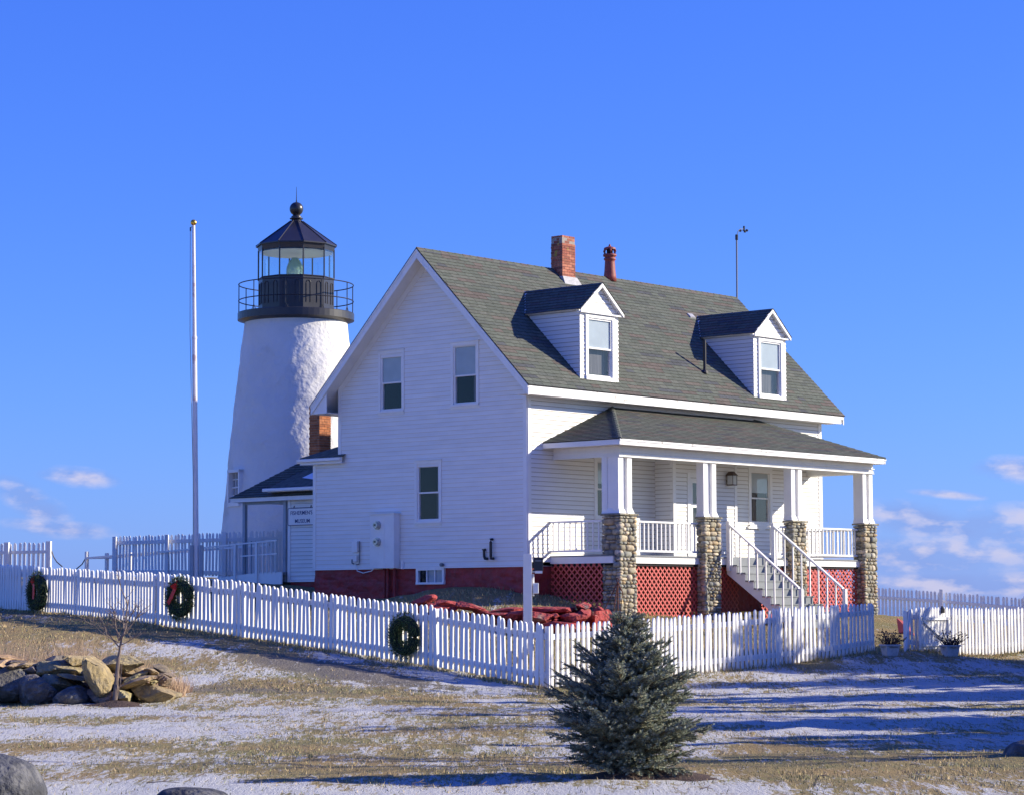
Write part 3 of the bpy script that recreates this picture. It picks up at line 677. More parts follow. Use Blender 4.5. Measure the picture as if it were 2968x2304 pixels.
# --- main roof
roof = empty('roof', parent=house)
A0, A1 = -OV, LEN + OV
cosr = 1 / math.sqrt(1 + SL * SL); sinr = SL * cosr
def roofslab(mb, b0, z0, b1, z1, t, a0=A0, a1=A1):
    mb.hexa([(a0, b0, z0 - t), (a1, b0, z0 - t), (a1, b0, z0), (a0, b0, z0), (a0, b1, z1 - t), (a1, b1, z1 - t), (a1, b1, z1), (a0, b1, z1)])
BE = WM + EO2; BZ = rz_at(BE)
mb = MB(); roofslab(mb, -EO, EZ - 0.03, RB, RZ - 0.03, 0.09); roofslab(mb, BE, BZ - 0.03, RB, RZ - 0.03, 0.09); mb.build('roof_deck', WHITE, roof)
mb = MB(); roofslab(mb, BE + 0.03, BZ - 0.03, RB, RZ, 0.035, A0 - 0.02, A1 + 0.02); mb.build('rear_shingles', CAPSH, roof)
SHC = [(0.128, 0.142, 0.112), (0.118, 0.132, 0.104), (0.136, 0.142, 0.116), (0.146, 0.128, 0.106), (0.138, 0.116, 0.098), (0.096, 0.102, 0.104), (0.112, 0.124, 0.104), (0.130, 0.140, 0.112), (.122, .136, .108), (.13, .14, .112)]
def shingle_plane(P0, U, Vv, Nn, L0, length, slope_len, expo, tab, rng, cap=300, parent=None, indiv=True, lim=None, thick=0.013, name='shingle', colk=1.0):
    """P0 eave start, U along eave, Vv up the slope, Nn normal"""
    rows = int(slope_len / expo) + 1; allb = []
    for r in range(rows):
        s0 = r * expo; s1 = min(s0 + expo * 1.25, slope_len)
        if s0 >= slope_len - 0.01: break
        u = L0 - rng.uniform(0, tab); c = rng.choice(SHC); run = 0
        while u < length:
            if run <= 0: c = rng.choice(SHC); run = rng.choice((1, 1, 2, 2, 3))
            run -= 1
            a = max(u + 0.004, L0); b = min(u + tab - 0.004, length)
            u += tab
            if lim:
                l0, l1 = lim(s0); a = max(a, l0); b = min(b, l1); 
            if b - a < 0.04: continue
            k = rng.uniform(0.86, 1.08) * colk; j = rng.uniform(0, 0.006)
            al = a; bl = b; at_, bt_ = a, b
            if lim:
                l0, l1 = lim(s1); at_ = max(a, l0); bt_ = min(b, l1)
                if bt_ < at_: at_ = bt_ = min(max((a + b) / 2, l0), l1)
            q = [P0 + U * al + Vv * (s0 - j), P0 + U * bl + Vv * (s0 - j), P0 + U * bl + Vv * (s0 - j) + Nn * thick, P0 + U * al + Vv * (s0 - j) + Nn * thick,
                 P0 + U * at_ + Vv * s1 - Nn * 0.004, P0 + U * bt_ + Vv * s1 - Nn * 0.004, P0 + U * bt_ + Vv * s1 - Nn * 0.001, P0 + U * at_ + Vv * s1 - Nn * 0.001]
            allb.append((a - L0 + s0 * 0.6, q, (c[0] * k, c[1] * k, c[2] * k)))
    allb.sort(key=lambda t_: t_[0])
    rest = MB(); n = 0
    for _, q, c in allb:
        dk = (.055, .055, .05)  # dark asphalt edges, also painting in the shade lines between courses
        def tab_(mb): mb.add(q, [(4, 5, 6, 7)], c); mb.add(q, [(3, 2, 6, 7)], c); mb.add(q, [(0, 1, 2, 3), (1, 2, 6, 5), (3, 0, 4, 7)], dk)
        if indiv and n < cap:
            mb = MB(); tab_(mb); mb.build(name, SHING, parent); n += 1
        else: tab_(rest)
    if rest.v: tag(rest.build(name + '_courses', SHING, parent, recalc=False), kind='stuff')
rr_ = random.Random(4)
# under-layer so nothing shows between the tabs
UNDER = mat('roof_felt', (0.05, 0.05, 0.048), 0.95)
mb = MB(); mb.hexa([(A0 - .015, -EO - .02, EZ - .035), (A1 + .015, -EO - .02, EZ - .035), (A1 + .015, -EO - .02, EZ - .012), (A0 - .015, -EO - .02, EZ - .012),
                   (A0 - .015, RB, RZ - .02), (A1 + .015, RB, RZ - .02), (A1 + .015, RB, RZ - 0.004), (A0 - .015, RB, RZ - 0.004)]); mb.build('roof_felt', UNDER, roof)
Nn = Vector((0, -sinr, cosr)); Vv = Vector((0, cosr, sinr))
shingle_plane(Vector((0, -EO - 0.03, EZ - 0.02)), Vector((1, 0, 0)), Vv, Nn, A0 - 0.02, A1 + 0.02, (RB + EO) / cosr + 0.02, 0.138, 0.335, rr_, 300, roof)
for i in range(48):
    a = A0 + (A1 - A0) * i / 48; mb = MB(); c = rr_.choice(SHC[:5]); k = 1.05
    mb.hexa([(a, RB - .13, RZ - .125), (a + .31, RB - .13, RZ - .125), (a + .31, RB, RZ + .004), (a, RB, RZ + .004), (a, RB - .13, RZ - .108), (a + .31, RB - .13, RZ - .11), (a + .31, RB, RZ + .016), (a, RB, RZ + .024)], tuple(v * k for v in c))
    mb.hexa([(a, RB + .13, RZ - .125), (a + .31, RB + .13, RZ - .125), (a + .31, RB, RZ + .004), (a, RB, RZ + .004), (a, RB + .13, RZ - .108), (a + .31, RB + .13, RZ - .11), (a + .31, RB, RZ + .016), (a, RB, RZ + .024)], tuple(v * k for v in c))
    mb.build('ridge_shingle', SHING, roof)
# fascias, rakes, soffits
mb = MB(); mb.box(A0 + 0.02, A1 - 0.15, -EO - 0.005, -EO + 0.03, 6.862, EZ - 0.03); mb.build('fascia', WORN, house)
mb = MB(); mb.box(A0 + 0.02, A1 - 0.15, -EO + 0.03, 0.0, 6.872, 6.892); mb.build('soffit', WHITE, house)
mb = MB(); mb.box(A0 + 0.02, A1 - 0.15, BE - 0.03, BE + 0.005, BZ - 0.26, BZ - 0.03); mb.build('fascia', WHITE, house)
mb = MB(); mb.box(A0 + 0.02, A1 - 0.15, WM, BE - 0.03, BZ - 0.25, BZ - 0.23); mb.build('soffit', WHITE, house)
def rake(a0, a1, off, wid, e0=0.0, e1=0.0):
    res = []
    for sgn in (0, 1):
        b0, z0 = (-EO + e0, EZ + e0 * SL) if sgn == 0 else (BE - e1, BZ + e1 * SL)
        dz = wid / cosr
        poly = [(a0, b0, z0 - off), (a0, RB, RZ - off), (a0, RB, RZ - off - dz), (a0, b0, z0 - off - dz)]
        mb = MB(); mb.extrude(poly, (a1 - a0, 0, 0)); res.append(mb)
    return res
for q in rake(A0 - 0.002, A0 + 0.035, 0.035, 0.17): q.build('rake_board', WHITE, house)
for q in rake(A0 - 0.018, A0 - 0.004, 0.03, 0.045): q.build('rake_moulding', WHITE, house)
for q in rake(-0.032, 0.0, 0.13, 0.16, EO, EO2): q.build('rake_frieze', WHITE, house)
for q in rake(A0 + 0.035, -0.0, 0.125, 0.02): q.build('rake_soffit', WHITE, house)
for q in rake(A1 - 0.035, A1 + 0.002, 0.035, 0.17): q.build('rake_board', WHITE, house)
mb = MB(); mb.extrude([(A0 + .036, BE, BZ - .04), (A0 + .036, WM, rz_at(WM) - .1), (A0 + .036, WM, BZ - .26), (A0 + .036, BE, BZ - .26)], (0.02, 0, 0)); mb.build('eave_return', WHITE, house)
# --- dormers
def dormer(ac):
    d = empty('dormer', parent=house); hb, hr = 0.78, 0.895
    fb = -0.15; rzd, ezd = 9.985, 9.235; sld = (rzd - ezd) / hr
    Df = Fr((0, fb, 0), (1, 0, 0), (0, -1, 0))
    def lo(z): return ac - hb + 0.0 if z < 9.2 else ac - (rzd - 0.06 - z) / sld
    def hi(z): return ac + hb - 0.0 if z < 9.2 else ac + (rzd - 0.06 - z) / sld
    g0, g1_, v0, v1 = ac - 0.44, ac + 0.47, 7.56, 8.99
    clapboards(Df, lo, hi, 7.42, 9.9, PITCHC, d, [hole_of(g0, g1_, v0, v1)], grime_shade=.50, butt=.018, gh=.013).build('sheathing', WHITE, d)
    for sg in (-1, 1):   # cheeks
        Dc = Fr((ac + sg * hb, 0, 0), (0, 1, 0), (sg, 0, 0))
        z = 7.42; k0 = MB()
        clapboards(Dc, lambda z_: fb + 0.0, lambda z_: max(fb + 0.001, (z_ - EZ) / SL - EO + 0.04), 7.48, 9.22, PITCHC, d, back=k0); k0.build('sheathing', WHITE, d)
        mb = MB(); 
        for k in range(16):
            zz = 7.42 + k * PITCHC
            if zz < 9.1: mb.hexa([(ac + sg * (hb - .09), fb - .022, zz), (ac + sg * (hb + .02), fb - .022, zz), (ac + sg * (hb + .02), fb, zz), (ac + sg * (hb - .09), fb, zz), (ac + sg * (hb - .09), fb - .006, zz + PITCHC), (ac + sg * (hb + .004), fb - .006, zz + PITCHC), (ac + sg * (hb + .004), fb, zz + PITCHC), (ac + sg * (hb - .09), fb, zz + PITCHC)])
        mb.build('corner_laps', WHITE, d)
    # window of this dormer: parts straight under the dormer (no fourth level)
    s, cas, wo = 0.045, 0.10, 0.05; f = Df
    mb = MB(); f.box(mb, g0 - s - cas, g0 - s, v0 - s, v1 + s, -0.09, wo); f.box(mb, g1_ + s, g1_ + s + cas, v0 - s, v1 + s, -0.09, wo); f.box(mb, g0 - s - cas, g1_ + s + cas, v1 + s, v1 + s + cas - .03, -0.09, wo + .002); f.box(mb, g0 - s - cas, g1_ + s + cas, v0 - s - .1, v0 - s, -0.09, wo + 0.012); mb.build('window_casing', WHITE, d)
    vm = 8.25; mb = MB()
    f.box(mb, g0 - s, g0, vm, v1 + s, -.06, .02); f.box(mb, g1_, g1_ + s, vm, v1 + s, -.06, .02); f.box(mb, g0, g1_, v1, v1 + s, -.06, .02); f.box(mb, g0, g1_, vm - .022, vm + .022, -.07, .024)
    f.box(mb, g0 - s, g0, v0 - s, vm, -.08, 0); f.box(mb, g1_, g1_ + s, v0 - s, vm, -.08, 0); f.box(mb, g0, g1_, v0 - s, v0, -.08, 0); mb.build('window_sash', WHITE, d)
    for (p, q, w) in ((vm + .022, v1, -.01), (v0, vm - .022, -.035)):
        mb = MB(); mb.add([f.p(g0, p, w), f.p(g1_, p, w), f.p(g1_, q, w), f.p(g0, q, w)], [(0, 1, 2, 3)]); mb.build('pane', GLASS, d)
    mb = MB(); f.box(mb, g0 + .001, g1_ - .001, vm, v1, -.026, -.02); mb.build('blind', BLIND, d)
    mb = MB(); f.box(mb, g0 - .02, g1_ + .02, v0, vm, -.16, -.155); mb.build('curtain', CURTAIN, d)
    mb = MB(); f.box(mb, g0 - .1, g1_ + .1, v0 - .1, v1 + .1, -.30, -.25); mb.build('dark_room', DARK, d)
    # roof
    ofr = -0.28
    bend = (rzd - EZ) / SL - EO
    for sg in (-1, 1):
        e = Vector((ac + sg * hr, ofr, ezd)); r_ = Vector((ac, ofr, rzd))
        be = (ezd - EZ) / SL - EO
        mb = MB(); nn = Vector((sg * sld, 0, 1)).normalized()
        q = [e, r_, Vector((ac, bend, rzd)), Vector((ac + sg * hr, be, ezd))]
        mb.add([p - nn * .05 for p in q] + [p - nn * .008 for p in q], [(0, 1, 2, 3), (7, 6, 5, 4), (0, 4, 5, 1), (1, 5, 6, 2), (2, 6, 7, 3), (3, 7, 4, 0)]); mb.build('roof_board', WHITE, d)
        up = (r_ - e); sl_ = up.length; up.normalize()
        def lim(s_, be=be, sl_=sl_): return (0.0, (be - ofr) + (bend - be) * min(1, s_ / sl_))
        P0 = Vector((ac + sg * (hr + 0.02), ofr - 0.02, ezd - 0.018))
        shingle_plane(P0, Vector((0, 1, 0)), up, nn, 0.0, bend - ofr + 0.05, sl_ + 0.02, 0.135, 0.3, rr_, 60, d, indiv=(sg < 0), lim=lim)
        # rake boards of the little gable
        mb = MB(); mb.extrude([e + Vector((0, -.012, -.03)), r_ + Vector((0, -.012, -.03)), r_ + Vector((0, -.012, -.125)), e + Vector((0, -.012, -.11))], (0, .03, 0)); mb.build('rake_board', WHITE, d)
    mb = MB(); mb.box(ac - hr + .02, ac + hr - .02, ofr + .02, fb, ezd - .095, ezd - .06); mb.build('eave_board', WHITE, d)
    mb = MB(); mb.box(ac - hb, ac + hb, fb - .024, fb, 9.10, 9.17); mb.build('frieze', WHITE, d)
    return d
dormer(2.71); dormer(10.42)
mb = MB(); mb.tube([(8.13, .44, 8.0), (8.13, .44, 8.94)], .045, 12); mb.build('vent_pipe', PIPE, house)
mb = MB(); mb.tube([(8.13, .44, 8.06), (8.13, .42, 8.12)], [.12, .06], 12); mb.box(7.98, 8.28, .28, .30, 7.86, 7.87); mb.build('pipe_boot', PIPE, house)
mb = MB(); mb.hexa([(9.95, 2.30, 9.86), (10.25, 2.30, 9.86), (10.25, 2.42, 9.98), (9.95, 2.42, 9.98), (9.97, 2.28, 9.92), (10.2, 2.28, 9.92), (10.2, 2.40, 10.03), (9.97, 2.40, 10.03)]); mb.build('flashing_patch', LEAD, house)
# --- brick chimneys
def chimney(parent, a0, a1, b0, b1, z0, z1, material, cols, capn=3, name='chimney', inset=0.012, seed=2):
    ch = empty(name, parent=parent); rng = random.Random(seed)
    mb = MB(); mb.box(a0 + .012, a1 - .012, b0 + .012, b1 - .012, z0, z1 - .02); mb.build('mortar_core', MORTAR, ch)
    hgt = 0.073; n = int(round((z1 - z0) / hgt)); bt = 0.095
    for i in range(n):
        z = z0 + i * hgt; ins = inset if i >= n - capn else 0.0
        x0, x1, y0, y1 = a0 + ins, a1 - ins, b0 + ins, b1 - ins
        def course(l0, l1, off, fn):
            u = l0 - off
            while u < l1 - 0.02:
                p, q = max(u, l0) + .004, min(u + .205, l1) - .004; u += .205
                if q - p < .02: continue
                mb = MB(); c = rng.choice(cols); k = rng.uniform(.75, 1.15); j = rng.uniform(-.003, .003); fn(mb, p, q, j, (c[0] * k, c[1] * k, c[2] * k)); mb.build('brick', material, ch)
        off = 0.1025 if i % 2 else 0.0
        course(x0, x1, off, lambda mb, p, q, j, c: mb.box(p, q, y0 - j, y0 + bt, z + .005, z + hgt - .005, c))
        course(y0 + bt + .008, y1 - bt - .008 if False else y1, 0.1025 - off, lambda mb, p, q, j, c: mb.box(x0 - j, x0 + bt, p, q, z + .005, z + hgt - .005, c))
    mb = MB(); mb.box(a1 - bt, a1 - .004, b0 + bt, b1, z0, z1 - .03, cols[0]); mb.box(a0 + bt, a1 - .004, b1 - bt, b1 - .004, z0, z1 - .03, cols[0]); mb.build('brickwork_rear', material, ch)
    mb = MB(); mb.box(a0 + .08, a1 - .08, b0 + .08, b1 - .08, z1 - .03, z1 - .005); mb.build('flue', DARK, ch)
    return ch
RB1 = [(0.42, 0.13, 0.075), (0.36, 0.10, 0.06), (0.47, 0.17, 0.10), (0.30, 0.09, 0.06)]
c1 = chimney(house, 5.03, 5.60, 3.0, 3.42, 10.66, 11.795, BRICK, RB1)
mb = MB(); mb.hexa([(4.99, 2.86, 10.44), (5.75, 2.86, 10.44), (5.78, 3.5, 10.5), (4.97, 3.5, 10.5), (5.01, 2.97, 10.68), (5.63, 2.97, 10.68), (5.63, 3.45, 10.70), (5.01, 3.45, 10.70)]); mb.build('flashing', LEAD, c1)
pot = empty('chimney_pot', parent=house)
mb = MB(); PX, PY = 7.56, 3.34
mb.lathe([(0.1850, 10.80), (0.1776, 10.95), (0.1591, 11.1), (0.1443, 11.35), (0.1406, 11.40), (0.1739, 11.42), (0.1739, 11.46), (0.1480, 11.475), (0.1480, 11.50), (0.1887, 11.52), (0.1961, 11.57), (0.1665, 11.59)], PX, PY, 20); mb.build('pot_body', TERRA, pot, smooth=True)
mb = MB()
for k in range(6):
    t_ = k * math.pi / 3 + .3
    cx, cy = PX + .16 * math.sin(t_), PY - .16 * math.cos(t_)
    mb.tube([(cx, cy, 11.57), (cx * 1 + .02 * math.sin(t_), cy - .02 * math.cos(t_), 11.67), (PX + .14 * math.sin(t_), PY - .14 * math.cos(t_), 11.74)], .026, 6)
mb.build('pot_crown', TERRA, pot)
mb = MB(); mb.lathe([(0.1739, 11.72), (0.1628, 11.765), (0.1036, 11.79), (0.0370, 11.81), (0.0222, 11.86), (0.0037, 11.88)], PX, PY, 18); mb.build('pot_cap', TERRA, pot)
mb = MB(); mb.lathe([(0.0888, 11.55), (0.0888, 11.73)], PX, PY, 10); mb.build('pot_flue', DARK, pot)
mast = empty('weather_mast', parent=house)
mb = MB(); mb.tube([(13.74, 3.34, 10.6), (13.76, 3.34, 12.72)], .026, 8); mb.build('mast_pole', MAST, mast)
mb = MB(); mb.tube([(13.76, 3.34, 12.68), (13.76, 3.34, 12.84)], .045, 8); mb.build('mast_head', BLACK, mast)
mb = MB(); mb.tube([(13.77, 3.34, 12.82), (13.85, 3.34, 12.97), (13.97, 3.34, 13.04), (14.15, 3.34, 13.05)], .012, 6); mb.build('mast_arm', MAST, mast)
mb = MB(); mb.tube([(14.15, 3.34, 13.0), (14.15, 3.34, 13.15)], .03, 8)
for k in range(3):
    t_ = k * 2.094 + .4; p = Vector((14.15, 3.34, 13.0)); e = p + Vector((math.cos(t_), math.sin(t_), 0)) * .12; mb.tube([p, e], .008, 5); V, F_ = blob_stone(e.x, e.y, e.z, .04, .04, .04, R, 1); mb.add(V, F_)
mb.build('anemometer', BLACK, mast)
# --- lean-to roof at the back left corner
lt = empty('lean_to_roof', parent=house)
mb = MB(); a_ = -0.15; zb = 5.60
pts = [(a_, 8.04, zb), (a_ + 1.6, 6.44, 6.30), (LEN, 6.44, 6.30), (LEN, 8.04, zb)]
mb.add([(p[0], p[1], p[2]) for p in pts] + [(p[0], p[1], p[2] + .03) for p in pts], [(0, 1, 2, 3), (4, 7, 6, 5), (0, 4, 5, 1), (3, 7, 4, 0)])
p2 = [(a_, 6.42, zb), (a_ + .16, 6.42, 5.67), (a_ + 1.6, 6.44, 6.30), (a_, 8.04, zb)]
mb.add([(p[0], p[1], p[2]) for p in p2] + [(p[0], p[1], p[2] + .03) for p in p2], [(0, 1, 2, 3), (4, 7, 6, 5), (0, 4, 5, 1), (3, 7, 4, 0)])
mb.build('shingles', CAPSH, lt)
mb = MB(); mb.box(a_, a_ + .03, 6.44, 8.03, zb - .16, zb + .005); mb.box(a_ + .03, LEN, 8.0, 8.03, zb - .16, zb); mb.build('fascia', WHITE, lt)
mb = MB(); mb.box(a_ - .07, a_ - .002, 6.46, 8.10, zb - .09, zb - .005); mb.build('gutter', WHITE, lt, bevel=.015)
mb = MB(); mb.box(a_ + .03, 0.0, 6.46, 8.0, zb - .16, zb - .14); mb.box(0.0, LEN, WT, 8.0, zb - .16, zb - .14); mb.build('soffit', WHITE, lt)

# ================================================================ porch
PA0, PA1, PB, PZ, HZ = 0.574, 12.70, 2.509, 5.732, 6.80
pr = empty('porch_roof', parent=house)
HR = (HZ - PZ)
hx = 2.85
apL, apR = Vector((PA0 + hx, 0, HZ)), Vector((PA1 - hx, 0, HZ))
cL, cR = Vector((PA0, -PB, PZ)), Vector((PA1, -PB, PZ)); wL, wR = Vector((PA0, 0, PZ)), Vector((PA1, 0, PZ))
mb = MB()
for q in ([cL, cR, apR, apL], [wL, cL, apL], [cR, wR, apR]):
    n = len(q); mb.add([p + Vector((0, 0, -.06)) for p in q] + [p + Vector((0, 0, -.015)) for p in q], [tuple(range(n)), tuple(range(2 * n - 1, n - 1, -1))] + [(i, (i + 1) % n, n + (i + 1) % n, n + i) for i in range(n)])
mb.build('roof_felt', UNDER, pr)
up = Vector((0, PB, HR)); sl_ = up.length; up.normalize(); nn = Vector((0, -HR, PB)).normalized()
def limf(s_): f = min(1, max(0, s_ / sl_)); return (hx * f, (PA1 - PA0) - hx * f)
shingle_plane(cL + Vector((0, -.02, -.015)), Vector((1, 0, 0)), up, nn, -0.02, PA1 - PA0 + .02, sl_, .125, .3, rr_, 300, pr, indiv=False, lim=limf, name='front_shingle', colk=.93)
upl = Vector((hx, 0, HR)); sl2 = upl.length; upl.normalize(); nl = Vector((-HR, 0, hx)).normalized()
def liml(s_): f = min(1, max(0, s_ / sl2)); return (0.0, PB * (1 - f))
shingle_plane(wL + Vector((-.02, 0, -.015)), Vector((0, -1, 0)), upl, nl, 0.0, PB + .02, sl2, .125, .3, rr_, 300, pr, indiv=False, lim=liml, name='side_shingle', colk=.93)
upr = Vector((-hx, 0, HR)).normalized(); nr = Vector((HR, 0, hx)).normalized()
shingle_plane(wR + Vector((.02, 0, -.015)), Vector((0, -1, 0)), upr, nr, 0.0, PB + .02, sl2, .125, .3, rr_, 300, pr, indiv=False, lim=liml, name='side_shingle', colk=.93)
for (a, b) in ((cL, apL), (cR, apR)):
    mb = MB(); d = (b - a)
    for k in range(17):
        p = a + d * (k / 17); q = a + d * ((k + 1.15) / 17); s_ = d.cross(Vector((0, 0, 1))).normalized() * .075
        mb.hexa([p - s_ + Vector((0, 0, -.025)), p + s_ + Vector((0, 0, -.025)), q + s_ + Vector((0, 0, -.025)), q - s_ + Vector((0, 0, -.025)), p + Vector((0, 0, .03)) - s_ * .3, p + Vector((0, 0, .03)) + s_ * .3, q + Vector((0, 0, .015)) + s_ * .3, q + Vector((0, 0, .015)) - s_ * .3], rr_.choice(SHC[:3]))
    mb.build('hip_cap', SHING, pr)
mb = MB(); mb.box(PA0, PA1, -PB - .002, -PB + .03, 5.572, 5.70); mb.box(PA0 - .01, PA1 + .01, -PB - .022, -PB - .003, 5.665, 5.712); mb.build('fascia', WORN, pr)
mb = MB(); mb.box(PA0 - .002, PA0 + .03, -PB + .03, 0, 5.572, 5.70); mb.build('fascia', WHITE, pr)
mb = MB(); mb.box(PA1 - .03, PA1 + .002, -PB + .03, 0, 5.572, 5.70); mb.build('fascia', WHITE, pr)
mb = MB(); mb.box(PA0 + .03, PA1 - .03, -PB + .03, -2.16, 5.58, 5.60); mb.box(PA0 + .03, .985, -2.16, 0, 5.58, 5.60); mb.box(12.6, PA1 - .03, -2.16, 0, 5.58, 5.60); mb.build('soffit', WHITE, pr)
beam = empty('porch_beam', parent=house)
mb = MB(); mb.box(1.0, 12.6, -2.15, -1.95, 5.32, 5.58); mb.box(1.0, 1.2, -1.95, 0, 5.32, 5.58); mb.box(12.4, 12.6, -1.95, 0, 5.32, 5.58); mb.build('beam', WHITE, beam)
mb = MB(); 
for (z0, z1_, w) in ((5.425, 5.45, .035), (5.35, 5.375, .02), (5.30, 5.32, .028)):
    mb.box(1.0 - w, 12.6 + w, -2.15 - w, -2.151, z0, z1_); mb.box(1.0 - w, .999, -2.151, 0, z0, z1_); mb.box(12.601, 12.6 + w, -2.151, 0, z0, z1_)
mb.build('beam_moulding', WHITE, beam)
mb = MB(); mb.box(1.2, 12.4, -1.95, 0, 5.47, 5.49); mb.build('porch_ceiling', WHITE, house)
# columns on stone piers: (a0, a1, column depth)
piers = [(.94, 1.61, .56, .53), (4.47, 5.17, .26, .23), (8.47, 9.13, .28, .25), (12.02, 12.67, .36, .32)]
def column(a0, a1, dep):
    c = empty('porch_column', parent=house); z0, z1_ = 3.895, 5.32
    fb = -2.135; m0, m1 = a0 + .06, a1 - .08; pw = .185
    def post(x0, x1, y0, y1):
        mb = MB(); mb.box(x0, x1, y0, y1, z0 + .0, z1_)
        fl = .045  # flared foot
        mb.hexa([(x0 - fl, y0 - fl, z0), (x1 + fl, y0 - fl, z0), (x1 + fl, y1 + .0, z0), (x0 - fl, y1, z0), (x0 - .002, y0 - .002, z0 + .13), (x1 + .002, y0 - .002, z0 + .13), (x1 + .002, y1, z0 + .13), (x0 - .002, y1, z0 + .13)])
        mb.build('column_post', WHITE, c, bevel=.004)
    post(m0, m0 + pw, fb, fb + dep); post(m1 - pw, m1, fb, fb + dep)
    mb = MB(); mb.box(m0 + pw, m1 - pw, fb + .07, fb + dep - .02, z0, z1_); mb.build('column_panel', WHITE, c)
    if dep > .4:
        mb = MB(); mb.box(m0 - .02, m0 - .001, fb, fb + .17, z0 + .02, z1_); mb.box(m0 - .02, m0 - .001, fb + dep - .17, fb + dep, z0 + .02, z1_); mb.build('column_trim', WHITE, c)
STC = [(.235, .22, .165), (.29, .26, .18), (.17, .17, .14), (.36, .30, .20), (.42, .355, .25), (.22, .195, .135), (.29, .27, .21), (.23, .235, .20), (.38, .28, .15), (.15, .145, .115)]
def pier(a0, a1, dep, seed):
    rng = random.Random(seed); p = empty('stone_pier', parent=house)
    fb = -2.20; zt = 3.84; zb = .75
    mb = MB(); mb.box(a0 + .035, a1 - .035, fb + .035, fb + dep - .035, zb, zt - .01); mb.build('mortar_core', SOIL, p)
    rest = MB()
    def face(fr, wid, indiv, zlo):
        z = zt - .015; first = True
        while z > zlo:
            h = rng.choice((.065, .085, .095, .11, .125, .15, .17)) if not first else .06
            flat = z > 2.9
            u = -.012 + rng.uniform(-.02, 0)
            while u < wid - .01:
                w = h * rng.uniform(1.0, 3.0 if flat else 2.0) if not first else rng.uniform(.1, .22)
                w = min(w, .36)
                if wid - (u + w) < .05: w = wid - u + .012
                # two small stones stacked now and then
                lay = [(0, h)] if h < .11 or rng.random() < .75 else [(0, h * .5), (h * .5, h)]
                for (q0, q1) in lay:
                    hh = (q1 - q0) * .5; c = rng.choice(STC); k = rng.uniform(1.1, 1.85)
                    o = fr.p(u + w / 2, z - (q0 + q1) / 2, -.035)
                    e = rng.uniform(.065, .085)
                    sx = w / 2 * .97; V, F_ = blob_stone(0, 0, 0, sx, e, hh * .96, rng, 2, rng.uniform(2.3, 5.0 if flat else 3.0), .06)
                    V = [o + fr.u * v[0] + fr.w * v[1] + Vector((0, 0, v[2])) for v in V]
                    tgt = MB() if indiv else rest
                    tgt.add(V, F_, (c[0] * k, c[1] * k, c[2] * k))
                    if indiv: tgt.build('stone', STONE, p, smooth=True)
                u += w
            z -= h; first = False
    face(Fr((a0, fb + .02, 0), (1, 0, 0), (0, -1, 0)), a1 - a0, True, 1.15)
    face(Fr((a0 + .02, fb, 0), (0, 1, 0), (-1, 0, 0)), dep, True, 1.15)
    face(Fr((a1 - .02, fb, 0), (0, 1, 0), (1, 0, 0)), dep, False, 1.15)
    face(Fr((a0, fb + dep - .02, 0), (1, 0, 0), (0, 1, 0)), a1 - a0, False, 1.15)
    tag(rest.build('rear_stones', STONE, p, smooth=True), kind='stuff')
    mb = MB(); rng2 = random.Random(seed + 50); u = a0 - .045
    while u < a1 + .04:
        w = rng2.uniform(.12, .3); e = min(u + w, a1 + .045); c = rng2.choice(STC[:3])
        mb = MB(); mb.box(u, e - .006, fb - .045 - rng2.uniform(0, .012), fb + dep + .03, zt, zt + .05 + rng2.uniform(-.006, .004), tuple(v * 1.3 for v in c)); mb.build('cap_stone', STONE, p, bevel=.012); u = e
for i, (a0, a1, dp, cd) in enumerate(piers):
    pier(a0, a1, dp, 30 + i); column(a0, a1, cd)
# deck
deck = empty('porch_deck', parent=house)
n = 0; y = -2.06
while y < -.02:
    mb = MB(); mb.box(.86, 12.60, y, y + .085, 2.83, 2.862); mb.build('deck_board', GREYDECK, deck); y += .09
mb = MB(); mb.box(.87, 12.58, -2.03, -1.995, 2.66, 2.83); mb.box(.87, .905, -1.995, 0, 2.66, 2.83); mb.box(12.545, 12.58, -1.995, 0, 2.66, 2.83); mb.build('skirt', WHITE, deck)
mb = MB(); mb.box(.92, 12.5, -1.99, -.02, 2.6, 2.66); mb.build('joists', DARK, deck)
# railings
def railing(p0, p1, z0, zt=3.735, zb=2.98, sp=.175, s=.016, ends=True):
    r = empty('porch_railing', parent=house); p0 = Vector(p0); p1 = Vector(p1); d = p1 - p0; Ln = d.length; d.normalize(); s_ = Vector((-d.y, d.x, 0))
    def bar(z0_, z1_, w):
        mb = MB(); mb.hexa([p0 - s_ * w + Vector((0, 0, z0_)), p1 - s_ * w + Vector((0, 0, z0_)), p1 + s_ * w + Vector((0, 0, z0_)), p0 + s_ * w + Vector((0, 0, z0_)), p0 - s_ * w + Vector((0, 0, z1_)), p1 - s_ * w + Vector((0, 0, z1_)), p1 + s_ * w + Vector((0, 0, z1_)), p0 + s_ * w + Vector((0, 0, z1_))]); return mb
    bar(zt - .045, zt, .045).build('top_rail', WHITE, r); bar(zb - .03, zb + .02, .028).build('bottom_rail', WHITE, r)
    n = max(2, int(Ln / sp)); 
    for k in range(n):
        c = p0 + d * (Ln * (k + .5) / n); mb = MB(); mb.hexa([c - s_ * s - d * s + Vector((0, 0, zb + .02)), c - s_ * s + d * s + Vector((0, 0, zb + .02)), c + s_ * s + d * s + Vector((0, 0, zb + .02)), c + s_ * s - d * s + Vector((0, 0, zb + .02)), c - s_ * s - d * s + Vector((0, 0, zt - .045)), c - s_ * s + d * s + Vector((0, 0, zt - .045)), c + s_ * s + d * s + Vector((0, 0, zt - .045)), c + s_ * s - d * s + Vector((0, 0, zt - .045))]); mb.build('baluster', WHITE, r)
    return r
SA0, SA1 = 5.71, 7.65
yb = -1.95
